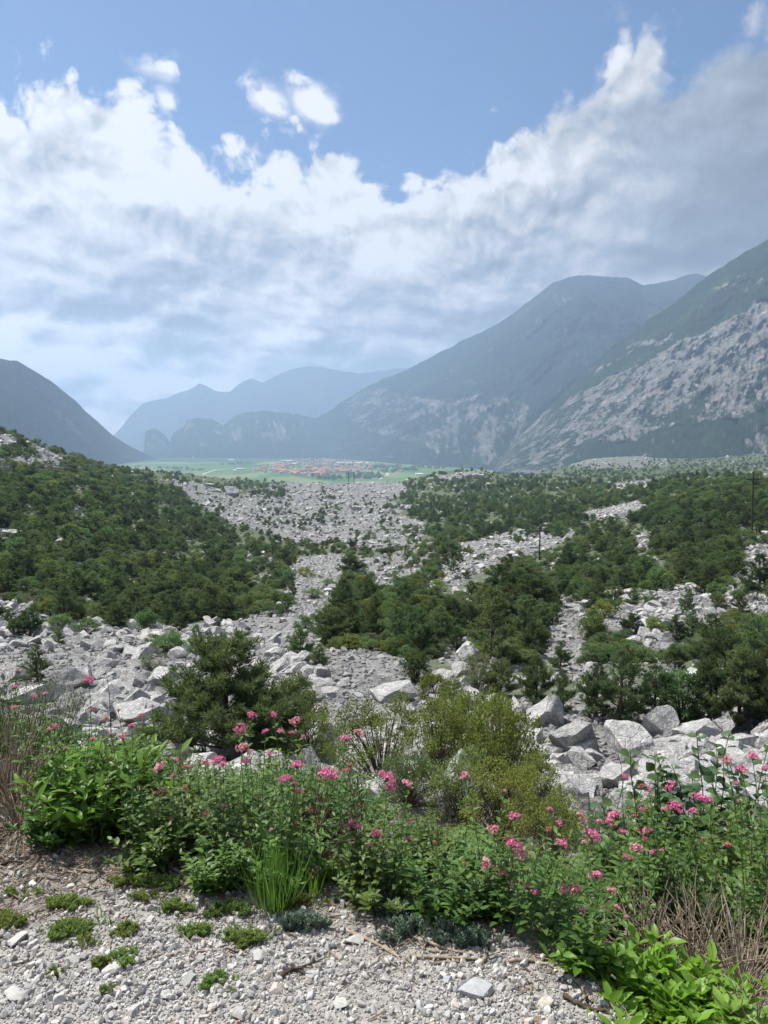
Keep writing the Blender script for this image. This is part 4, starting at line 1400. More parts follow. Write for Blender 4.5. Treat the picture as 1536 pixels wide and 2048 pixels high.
# shrubs of the bank close by: px, base py, height px, distance, kind, squash, label
NEAR_SHRUB = [
    (590, 1445, 105, 17.0, "O", 1.15, "olive bush right behind the leaning pine"),
    (620, 1490, 95, 15.5, "O", 0.9, "yellow-tipped bush right of the leaning pine"),
    (555, 1480, 105, 15.0, "F", 0.9, "green bush at the right foot of the leaning pine"),
    (765, 1520, 150, 11.5, "O", 1.0, "olive shrub at the left end of the thicket"),
    (880, 1560, 190, 10.5, "O", 0.85, "olive shrub with dark forked stems mid-thicket"),
    (950, 1520, 170, 12.0, "O", 0.9, "tallest olive shrub of the thicket"),
    (1010, 1530, 160, 11.0, "O", 0.9, "olive shrub leaning on the white weathered rock"),
    (815, 1600, 120, 9.0, "F", 1.1, "dark green bush low in the thicket's left part"),
    (930, 1625, 150, 8.6, "F", 1.0, "dark green bush in the thicket's centre"),
    (1010, 1640, 150, 8.2, "O", 1.05, "yellowish bush at the front of the thicket"),
    (1080, 1640, 150, 8.8, "O", 0.95, "bright olive bush next to the black rock gap"),
    (1110, 1680, 110, 7.4, "O", 1.1, "low olive bush below the black rock gap"),
    (905, 1420, 75, 19.0, "O", 0.7, "thin small tree with bare stem behind the thicket"),
    (985, 1450, 90, 16.0, "O", 1.0, "olive bush on the thicket's upper right"),
    (1290, 1640, 70, 7.2, "O", 1.2, "yellow-green bush at the lower right of the boulder bank"),
    (1215, 1690, 70, 6.6, "F", 1.1, "leafy bush under the dark shaded rock"),
]


def build_trees():
    r = np.random.default_rng(9)
    taken = []
    kinds = {"P": PINES, "S": SHRUBS, "O": OLIVES, "G": GREYS, "F": FINE_G, "Y": OLIVES}
    n_p = n_s = 0
    gp, gs = "pines of the rockfall slopes", "shrubs of the rockfall slopes"
    for k, (px, py, h, kd, sq, lab) in enumerate(HERO_TREE):
        p = ground_hit(px, py)[0]
        if np.isnan(p).any():
            continue
        pr = kinds[kd][k % len(kinds[kd])]
        e = plant_tree(pr, p - [0, 0, 0.06], h * 0.97 * p[1] / FPX, r.uniform(0, 6.28), sq)
        tag(e, lab, "pine tree" if kd == "P" else "shrub", gp if kd == "P" else gs)
        taken.append((px, py, h))
        n_p += kd == "P"
        n_s += kd != "P"
    for k, (px, py, h, Y, kd, sq, lab) in enumerate(NEAR_SHRUB):
        X = float(u_of(px, py)) * Y
        z = float(ground_z(X, Y))
        top = EYE + float(slope_of(py - h * 0.9)) * Y
        H = max(0.7, top - z)
        pr = FINE[k % 4] if kd == "O" else FINE_G[k % 2]
        w = h * Y / FPX
        e = plant_tree(pr, (X, Y, z - 0.05), H, r.uniform(0, 6.28), sq * (0.45 + 0.55 * w / H))
        tag(e, lab, "shrub", gs)
        n_s += 1
    # ---- all the others, spread over the picture of the wooded ground
    N = 60000
    px, py = r.uniform(-330, 1870, N), 835 + (1420 - 835) * r.uniform(0, 1, N)
    b = bareness(px, py)
    clump = fbm(px / 55.0, py / 26.0, 0, 3, 88)
    b = np.where((b > 0.3) & (b < 0.95), np.clip(b - 1.5 * clump + 0.12, 0.1, 0.985), np.clip(b + np.where(b < 0.3, np.where(clump > np.where((py < 1045) & (px > 560), 0.55, np.where(px < 640, 0.19, 0.20)), 1.0, 0), 0), 0.02, 0.96))
    b = np.maximum(b, np.where(py > 1000, bareness(px, py - 16 - (py - 1000) * 0.10), 0) * 0.97)
    for lift, from_py, k in ((40, 1110, 0.985), (62, 1165, 0.985), (90, 1215, 0.98), (125, 1290, 0.96)):
        b = np.maximum(b, np.where(py > from_py, bareness(px, py - lift), 0) * k)
    keep = r.uniform(0, 1, N) > np.where(b > 0.86, 0.9945, np.clip(b * 1.04, 0, 0.985))
    px, py, b = px[keep], py[keep], b[keep]
    P = ground_hit(px, py)
    ok = ~np.isnan(P[:, 0]) & (P[:, 1] > 40)
    px, py, P, b = px[ok], py[ok], P[ok], b[ok]
    Y = P[:, 1]
    grove = fbm(P[:, 0] / 40, P[:, 1] / 60, 0, 3, 61)
    pine = r.uniform(-0.5, 0.5, len(Y)) + grove * 0.9 + np.where((px > 880) & (py > 1040), 0.22, 0) + np.where(py < 1010, -0.28, 0) + np.where(b > 0.3, -0.2, 0) > 0.0
    H = np.where(pine, r.uniform(1.5, 3.1, len(Y)), r.uniform(1.0, 2.3, len(Y))) * (1 + np.clip(Y / 900, 0, 0.9)) * np.where(b > 0.3, 0.62, 1.0)
    hp = H * FPX / Y
    rad = np.maximum(hp * np.where(pine, 0.39, 0.46), 3.0)
    acc = []
    G = {}
    cs = 24.0
    for i in range(len(Y)):
        gx, gy = int(px[i] // cs), int(py[i] // cs)
        good = True
        for a in (-1, 0, 1):
            for c in (-1, 0, 1):
                for j in G.get((gx + a, gy + c), ()):
                    dx, dy = px[i] - px[j], (py[i] - py[j]) * 1.7
                    if dx * dx + dy * dy < (0.5 * (rad[i] + rad[j])) ** 2:
                        good = False
                        break
                if not good:
                    break
            if not good:
                break
        if good:
            for hx, hy, hh in taken:
                if abs(px[i] - hx) < hh * 0.33 and -hh * 0.35 < py[i] - hy < hh * 0.3:
                    good = False
                    break
        if good:
            G.setdefault((gx, gy), []).append(i)
            acc.append(i)
    acc = np.array(acc)
    px, py, P, H, pine, hp, b = px[acc], py[acc], P[acc], H[acc], pine[acc], hp[acc], b[acc]
    inside = (px > 4) & (px < 1532)
    rank = np.argsort(-np.where(inside, hp, 0))
    lab, far = [], []
    SZ = lambda h: "large" if h > 62 else "middling" if h > 44 else "small" if h > 30 else "tiny"
    pl, sl = 300 - n_p, 292 - n_s
    fp, fr, fs, fi = [], [], [], []
    ALL = PINES + SHRUBS + OLIVES
    for i in rank:
        k = int(r.integers(0, 6))
        olive = (not pine[i]) and r.uniform() < 0.09
        pr = PINES[k] if pine[i] else OLIVES[k % 3] if olive else SHRUBS[k]
        rz, sq = r.uniform(0, 6.28), r.uniform(1.0, 1.5)
        room = pl if pine[i] else sl
        if room > 0 and inside[i]:
            e = plant_tree(pr, P[i] - [0, 0, 0.08], H[i], rz, sq)
            e["category"] = "pine tree" if pine[i] else "shrub"
            if pine[i]:
                pl -= 1
                adj = SZ(hp[i]) + " dark " + ("slender", "bushy", "spreading", "bushy", "spreading", "upright")[k]
            else:
                sl -= 1
                adj = SZ(hp[i]) + (" olive-yellow" if olive else " green") + " " + ("round", "wide", "low", "round", "wide", "slim")[k]
            lab.append([e, adj, "pine" if pine[i] else "shrub", tree_place(px[i], py[i], 0), px[i]])
        else:
            fp.append(P[i] - [0, 0, 0.1])
            fr.append((0, 0, rz))
            fs.append((H[i] * sq, H[i] * sq, H[i]))
            fi.append(ALL.index(pr))
    label_all([q for q in lab if q[2] == "pine"], gp)
    label_all([q for q in lab if q[2] != "pine"], gs)
    scatter("distant_woodland", fp, fr, fs, fi, [joined(p) for p in ALL], "low green woodland of far pines and shrubs spread over the hummocks", "woodland")
    # knee-high scrub between the trees
    M = 42000
    qx, qy = r.uniform(-320, 1860, M), r.uniform(845, 1400, M)
    bb = np.maximum(bareness(qx, qy), np.where(qy > 1150, bareness(qx, qy - 26), 0))
    kp = r.uniform(0, 1, M) > np.where(bb < 0.3, 0.45, np.clip(0.55 + 0.5 * bb, 0, 0.997))
    Q = ground_hit(qx[kp], qy[kp])
    Q = Q[~np.isnan(Q[:, 0])]
    Q = Q[Q[:, 1] > 38]
    hq = r.uniform(0.3, 0.85, len(Q)) * (1 + np.clip(Q[:, 1] / 500, 0, 1.6))
    wq = hq * r.uniform(1.1, 1.7, len(Q))
    scatter("low_scrub", Q - [0, 0, 0.05], np.c_[np.zeros((len(Q), 2)), r.uniform(0, 6.28, len(Q))], np.stack([wq, wq, hq], -1), r.integers(0, 9, len(Q)), [joined(p) for p in SHRUBS + OLIVES[:1] + GREYS], "knee-high green scrub covering the ground between the pines", "scrub")
    print("TREES individual", len(lab) + n_p + n_s, "far", len(fp))
    # leaning feathery pine close to the flowers
    cr, tr = pine_parts(777, 2.6, lean=0.10, open_top=0.5, width=0.52)
    Yp = 14.5
    X = float(u_of(455, 1540)) * Yp
    z = float(ground_z(X, Yp))
    top = EYE + float(slope_of(1288)) * Yp
    pr = tree_proto("pine_tree", cr, tr, M_FEATHER, M_BARK)
    e = plant_tree(pr, (X, Yp, z - 0.05), top - z, 2.2, 1.15)
    tag(e, "feathery leaning pine with bare upper trunk behind the pink flowers", "pine tree", gp)


build_trees()
# ------------------------------------------------------------------ flowers, bushes and weeds on the rim of the gravel
M_VAL = leaf_material("valerian_leaves", (0.052, 0.108, 0.026), (0.120, 0.195, 0.046), 0.36, gloss=0.22, hue=0.022, val=0.30, rough=0.42)
M_STEM = bark_material("green_stem", (0.08, 0.12, 0.04), (0.17, 0.20, 0.08), 20)
M_DRY = bark_material("dry_stem", (0.16, 0.125, 0.09), (0.38, 0.32, 0.25), 30)
M_DARKSTEM = bark_material("dark_stem", (0.045, 0.035, 0.028), (0.10, 0.08, 0.06), 30)
M_BRIGHT = leaf_material("broad_leaves", (0.075, 0.165, 0.022), (0.145, 0.255, 0.045), 0.38, gloss=0.18, hue=0.005, val=0.05, rough=0.38)
M_LIMEGREEN = leaf_material("lime_leaves", (0.105, 0.225, 0.024), (0.20, 0.35, 0.050), 0.42, gloss=0.25, hue=0.005, val=0.05, rough=0.38)
M_FIG = leaf_material("fig_leaves", (0.040, 0.085, 0.028), (0.080, 0.140, 0.045), 0.3, gloss=0.4, hue=0.005, val=0.08, rough=0.4)
M_BROOM = leaf_material("broom_stems", (0.085, 0.115, 0.050), (0.17, 0.20, 0.10), 0.2, hue=0.01, val=0.1)
M_SEDUM = leaf_material("sedum_leaves", (0.13, 0.185, 0.058), (0.25, 0.31, 0.11), 0.25, hue=0.03, val=0.2)
M_SPURGE = leaf_material("blue_spurge_leaves", (0.11, 0.16, 0.12), (0.19, 0.25, 0.20), 0.2, hue=0.01, val=0.1)
M_GRASS = leaf_material("grass_blades", (0.085, 0.17, 0.028), (0.17, 0.27, 0.06), 0.35, gloss=0.3, hue=0.01, val=0.1)


def petal_material(name, a, b):
    m, n = material(name)
    isl = n.n("ShaderNodeNewGeometry").outputs["Random Per Island"]
    col = n.mix(isl, a, b)
    d = n.n("ShaderNodeBsdfDiffuse", {"Color": col})
    t = n.n("ShaderNodeBsdfTranslucent", {"Color": col})
    n.n("ShaderNodeOutputMaterial", {"Surface": n.n("ShaderNodeMixShader", {0: 0.35, 1: d.outputs[0], 2: t.outputs[0]}).outputs[0]})
    return m


PETALS = {"m": petal_material("magenta_petals", (0.60, 0.10, 0.27), (0.87, 0.36, 0.54)), "p": petal_material("pale_pink_petals", (0.58, 0.20, 0.26), (0.84, 0.50, 0.54)),
          "r": petal_material("faded_petals", (0.45, 0.10, 0.13), (0.66, 0.30, 0.28)), "b": petal_material("spent_heads", (0.20, 0.10, 0.075), (0.40, 0.24, 0.18))}


def stems_with_leaves(seed, n, h, spread, leaf, wid, per, m_start=0.12, leafkind="leaf", lean=0.35, stem_r=0.0028, droop=(0.1, 0.55), up=0.35, top_small=0.5, whorl=2):
    """n leafy stems from one root: (stem builder, leaf builder, tips)"""
    r = np.random.default_rng(seed)
    st, lf = MB(), MB()
    C, D, Nn, L, tips = [], [], [], [], []
    for k in range(n):
        th = r.uniform(0, 2 * PI)
        q = math.sqrt(r.uniform(0, 1))
        H = h * r.uniform(0.65, 1.05) * (1 - 0.28 * q)
        b = np.array([math.cos(th), math.sin(th), 0]) * q * spread * 0.35
        o = np.array([math.cos(th), math.sin(th), 0]) * q * spread * r.uniform(0.6, 1.2) * lean / 0.35
        t = np.linspace(0, 1, 7)[:, None]
        pts = b + o * t ** 1.3 * 0.75 + np.array([0, 0, H]) * t + r.normal(0, 0.012, (7, 3)) * t
        st.tube(pts, stem_r * (1.15 - 0.7 * t[:, 0]), 4)
        tips.append(pts[-1])
        for j in range(per):
            tt = m_start + (1 - m_start) * (j + 0.5) / per
            c = np.array([np.interp(tt, t[:, 0], pts[:, i]) for i in range(3)])
            a0 = j * 1.57 + r.uniform(0, 0.5) + th
            for w in range(whorl):
                a = a0 + w * 2 * PI / whorl + r.normal(0, 0.2)
                d = np.array([math.cos(a), math.sin(a), up * r.uniform(0.2, 2.0) + 0.5 * tt])
                C.append(c)
                D.append(d)
                L.append(leaf * (1 - (1 - top_small) * tt ** 2) * r.uniform(0.7, 1.2))
                Nn.append([0, 0, 1])
    C, D, L = np.array(C), norm(np.array(D)), np.array(L)
    Nn = norm(np.array(Nn, float) + r.normal(0, 0.35, (len(C), 3)))
    dr = r.uniform(*droop, len(C))
    lf.leaves(C, D, Nn, L, L * wid * r.uniform(0.85, 1.15, len(C)), kind=leafkind, droop=dr, fold=0.16)
    return st, lf, np.array(tips)


def plant_proto(name, st, lf, ml, ms=None):
    return (name, lf.mesh(name + "_leaves", [ml], True), st.mesh(name + "_stems", [ms or M_STEM], True))


def put_plant(p, loc, scl, rz, tilt=(0, 0)):
    e = link(p[0], None, loc=loc, rot=(tilt[0], tilt[1], rz), scl=scl)
    link("leaves", p[1], e)
    link("stems", p[2], e)
    return e


def head_mesh(seed, tone, size=1.0):
    """a dome of little five-petalled florets, one unit across"""
    r = np.random.default_rng(seed)
    b = MB()
    n = 46 if tone in "mp" else 30
    u = unit(n * 3, r)
    u = u[u[:, 2] > -0.25][:n]
    n = len(u)
    c0 = u * np.array([0.5, 0.5, 0.36]) * r.uniform(0.55, 1.0, n)[:, None]
    lob = np.array([[0, 0, 0], [0.22, 0.1, -0.12], [-0.2, 0.14, -0.1], [0.02, -0.24, -0.14]])
    c0 = c0 * 0.72 + lob[r.integers(0, 4, n)] * 0.9
    for k in range(5):
        a = norm(np.cross(u, [0.3, 0.2, 1.0]))
        bb = np.cross(u, a)
        ang = k * 2 * PI / 5 + r.uniform(0, 1, n)
        d = norm(a * np.cos(ang)[:, None] + bb * np.sin(ang)[:, None] + 0.55 * u)
        b.leaves(c0, d, u, r.uniform(0.10, 0.17, n), 0.085, kind="diamond", fold=0.05)
    # tubes down to the stalk
    b.leaves(c0, norm(np.array([0, 0, -0.42]) - c0), unit(n, r), np.linalg.norm(c0 - [0, 0, -0.42], axis=1), 0.03, m=1, kind="diamond", fold=0)
    return b.mesh("flower_head", [PETALS[tone], M_STEM])


HEADS = {t: [head_mesh(500 + k + 7 * ord(t), t) for k in range(3)] for t in "mprb"}

FLOWERS = [(34, 1342, 16, "r"), (178, 1359, 32, "m"), (90, 1387, 18, "p"), (28, 1414, 20, "p"), (110, 1451, 20, "m"), (97, 1460, 22, "p"), (185, 1477, 18, "m"), (212, 1437, 20, "r"), (237, 1420, 16, "r"),
           (264, 1450, 20, "m"), (304, 1412, 16, "r"), (280, 1432, 26, "r"), (217, 1517, 28, "b"), (317, 1535, 42, "p"), (352, 1519, 24, "p"), (375, 1532, 26, "r"), (410, 1522, 30, "r"), (437, 1517, 38, "m"),
           (446, 1527, 24, "m"), (493, 1521, 30, "m"), (480, 1456, 36, "m"), (504, 1429, 28, "m"), (548, 1428, 24, "m"), (531, 1461, 22, "m"), (563, 1461, 24, "p"), (591, 1442, 36, "p"), (485, 1494, 40, "p"),
           (499, 1504, 26, "r"), (539, 1506, 18, "m"), (595, 1527, 36, "m"), (569, 1556, 34, "m"), (652, 1545, 48, "m"), (664, 1549, 40, "p"), (690, 1476, 32, "m"), (717, 1465, 32, "p"), (695, 1540, 22, "r"),
           (320, 1582, 52, "b"), (447, 1611, 26, "m"), (342, 1637, 24, "r"), (392, 1674, 32, "m"), (345, 1707, 40, "m"), (452, 1725, 24, "m"), (507, 1682, 38, "p"), (547, 1660, 30, "p"), (555, 1690, 40, "m"),
           (590, 1647, 18, "r"), (622, 1622, 20, "r"), (707, 1648, 44, "m"), (757, 1667, 36, "m"), (740, 1690, 22, "p"), (715, 1730, 18, "r"), (372, 1575, 20, "r"), (775, 1552, 48, "m"), (781, 1570, 36, "m"),
           (817, 1566, 34, "p"), (930, 1550, 34, "p"), (1031, 1631, 34, "m"), (819, 1641, 20, "p"), (987, 1659, 36, "p"), (1029, 1684, 44, "m"), (1043, 1706, 44, "p"), (973, 1725, 36, "p"), (1003, 1742, 36, "p"),
           (838, 1762, 38, "b"), (943, 1795, 24, "r"), (815, 1821, 40, "m"), (1029, 1844, 62, "m"), (1055, 1770, 24, "m"), (1071, 1783, 24, "m"), (1127, 1778, 26, "m"), (1150, 1776, 32, "m"), (1193, 1748, 38, "m"),
           (1224, 1779, 28, "p"), (1214, 1816, 22, "r"), (1235, 1814, 20, "p"), (1163, 1817, 22, "p"), (1146, 1831, 22, "r"), (1103, 1816, 24, "r"), (1125, 1871, 26, "m"), (1124, 1684, 34, "m"), (1120, 1645, 20, "m"),
           (1100, 1617, 18, "m"), (1160, 1627, 20, "p"), (1166, 1639, 26, "p"), (1225, 1631, 44, "m"), (1222, 1645, 30, "m"), (1185, 1667, 44, "m"), (1198, 1642, 24, "p"), (1245, 1662, 26, "m"), (1273, 1660, 22, "r"),
           (1293, 1661, 34, "m"), (1292, 1678, 22, "r"), (1274, 1695, 40, "p"), (1260, 1717, 20, "r"), (1272, 1631, 26, "m"), (1249, 1550, 22, "m"), (1298, 1577, 22, "m"), (1284, 1572, 20, "r"), (1340, 1571, 32, "m"),
           (1352, 1611, 44, "m"), (1333, 1617, 28, "p"), (1360, 1636, 28, "m"), (1388, 1621, 30, "m"), (1400, 1594, 44, "m"), (1413, 1598, 32, "m"), (1382, 1647, 20, "r"), (1454, 1519, 36, "p"), (1484, 1536, 34, "m"),
           (1505, 1511, 34, "m"), (1530, 1535, 26, "m"), (1455, 1690, 28, "r"), (1508, 1694, 26, "r")]
TOPLINE = [(-400, 1400), (0, 1392), (100, 1402), (200, 1440), (330, 1442), (400, 1520), (480, 1495), (560, 1490), (640, 1505), (700, 1530), (760, 1590), (850, 1610), (960, 1650), (1050, 1665), (1120, 1690),
           (1200, 1680), (1280, 1620), (1330, 1585), (1400, 1560), (1470, 1555), (1536, 1520), (1900, 1500)]


def top_room(X, Y, g):
    px, _ = project(np.array([X, Y, g + 0.3]))
    return EYE + float(slope_of(np.interp(px, [a for a, _ in TOPLINE], [b for _, b in TOPLINE]))) * Y - g, float(px)


def build_flowers():
    r = np.random.default_rng(12)
    VAL = []
    for k in range(8):
        st, lf, tips = stems_with_leaves(600 + k, 24, 0.52, 0.25, (0.062, 0.075, 0.055, 0.07)[k % 4], 0.42, 12, m_start=0.06, lean=0.36)
        VAL.append(plant_proto("valerian", st, lf, M_VAL))
    grp = "flowering plants along the gravel rim"
    plants = []
    # rows of plants behind the rim; each as tall as the photo's outline leaves room for
    spots = []
    for row, (off, step) in enumerate(((0.14, 0.21), (0.42, 0.23), (0.75, 0.25), (1.15, 0.28), (1.6, 0.32), (2.2, 0.36), (2.9, 0.44))):
        X = -3.6
        while X < 3.6:
            x = X + r.normal(0, 0.06)
            y = float(edge_y(x)) + off + r.normal(0, 0.07)
            X += step
            if abs(x) > 0.66 * y + 0.35:
                continue
            spots.append((x, y, row))
    for x, y, row in spots:
        g = float(ground_z(x, y))
        room, px = top_room(x, y, g)
        if row <= 2 and 560 < px < 740 and r.uniform() < 0.6:          # the dry stalks stand here
            continue
        if (row == 0 and px < 330 and r.uniform() < 0.6) or (row <= 1 and px > 1110) or (row <= 2 and px > 1240) or (row <= 2 and px < 90 and r.uniform() < 0.8):
            continue
        h = min(room, (0.30, 0.40, 0.47, 0.54, 0.6, 0.64, 0.68)[row] * (1.22 if px < 420 or px > 1290 else 1.0)) * r.uniform(0.84, 1.02)
        if h < 0.16:
            continue
        k = int(r.integers(0, 8))
        e = put_plant(VAL[k], (x, y, g - 0.02), (h / 0.52 * 0.5 + 0.5, h / 0.52 * 0.5 + 0.5, h / 0.55), r.uniform(0, 6.28), (r.normal(0, 0.08), r.normal(0, 0.08)))
        tag(e, None, "flower plant", grp)
        plants.append([e, x, y, row, px, []])
    # flower stems, each rooted in the nearest plant
    tone_word = {"m": "magenta", "p": "pale pink", "r": "faded red", "b": "brown spent"}
    more = []
    for _ in range(52):                                              # small ones in between
        q = FLOWERS[int(r.integers(0, len(FLOWERS)))]
        more.append((q[0] + r.normal(0, 48), q[1] + abs(r.normal(0, 34)), r.uniform(13, 23), "mprm"[int(r.integers(0, 4))]))
    for k, (px, py, s, tone) in enumerate(FLOWERS + more):
        Ys = np.linspace(1.7, 5.2, 120)
        Q = at(px, py, Ys)
        d = Q[:, 2] - ground_z(Q[:, 0], Ys)
        ok = (Ys > edge_y(Q[:, 0]) + 0.12) & (d > 0.18)
        if not ok.any():
            continue
        want = np.interp(py, [1350, 1500, 1850], [0.62, 0.5, 0.36])
        i = np.where(ok)[0][np.argmin(np.abs(d[ok] - want) + 0.02 * Ys[ok])]
        p = Q[i]
        best = min(plants, key=lambda q: (q[1] - p[0]) ** 2 + (q[2] - p[1] - 0.05) ** 2)
        e = best[0]
        root = np.array([best[1] + r.normal(0, 0.05), best[2] + r.normal(0, 0.05), 0])
        root[:2] = root[:2] * 0.45 + p[:2] * 0.55 + r.normal(0, 0.02, 2)
        root[2] = float(ground_z(root[0], root[1])) - 0.02
        t = np.linspace(0, 1, 7)[:, None]
        D = s / FPX * math.hypot(p[1], p[2] - EYE) * 0.66
        end = p - [0, 0, D * 0.3]
        pts = root * (1 - t) + end * t + np.array([(p[0] - root[0]) * 0.25, 0, 0]) * np.sin(t * PI) * -0.6
        b = MB()
        b.tube(pts, 0.0019 - 0.0008 * t[:, 0], 4)
        nl = 9
        tt = np.linspace(0.25, 0.93, nl)
        c = np.stack([np.interp(np.repeat(tt, 2), t[:, 0], pts[:, j]) for j in range(3)], -1)
        a = np.repeat(np.arange(nl) * 1.57 + r.uniform(0, 3), 2) + np.tile([0, PI], nl)
        d2 = np.stack([np.cos(a), np.sin(a), np.full(2 * nl, 0.55)], -1)
        L = 0.062 * (1.05 - 0.6 * np.repeat(tt, 2)) * r.uniform(0.8, 1.2, 2 * nl)
        b.leaves(c, norm(d2), norm(r.normal(0, .3, (2 * nl, 3)) + [0, 0, 1]), L, L * 0.38, m=1, kind="leaf", droop=0.3)
        inv = (Matrix.Translation(e.location) @ e.rotation_euler.to_matrix().to_4x4() @ Matrix.Diagonal((*e.scale, 1))).inverted()
        so = link("flower_stem", b.mesh("flower_stem", [M_STEM, M_VAL], True), e)
        so.matrix_parent_inverse = inv
        h = link("flower_head", HEADS[tone][k % 3], e)
        h.matrix_parent_inverse = inv
        h.location = [float(q) for q in p]
        h.rotation_euler = (r.normal(0, 0.3), r.normal(0, 0.3), r.uniform(0, 6))
        h.scale = (D, D, D * (1.05 if tone != "b" else 0.8))
        h["label"] = tone_word[tone] + " flower head"
        best[5].append(tone)
    rows = []
    for e, x, y, row, px, fl in plants:
        col = ("magenta-flowered" if fl.count("m") >= 2 else "pink-flowered") if any(t in "mp" for t in fl) else "faded-flowered" if fl else "flowerless green"
        n = " many-headed" if len(fl) > 2 else ""
        where = "in the front row by the gravel" if row <= 1 else "in the middle of the flower bank" if row <= 4 else "at the back of the flower bank"
        side = "left part" if px < 480 else "centre" if px < 900 else "right part" if px < 1230 else "far right"
        rows.append([e, col + n, "valerian", side + " " + where, px])
    label_all(rows, grp)
    print("VALERIAN", len(plants), "heads", sum(len(p[5]) for p in plants))


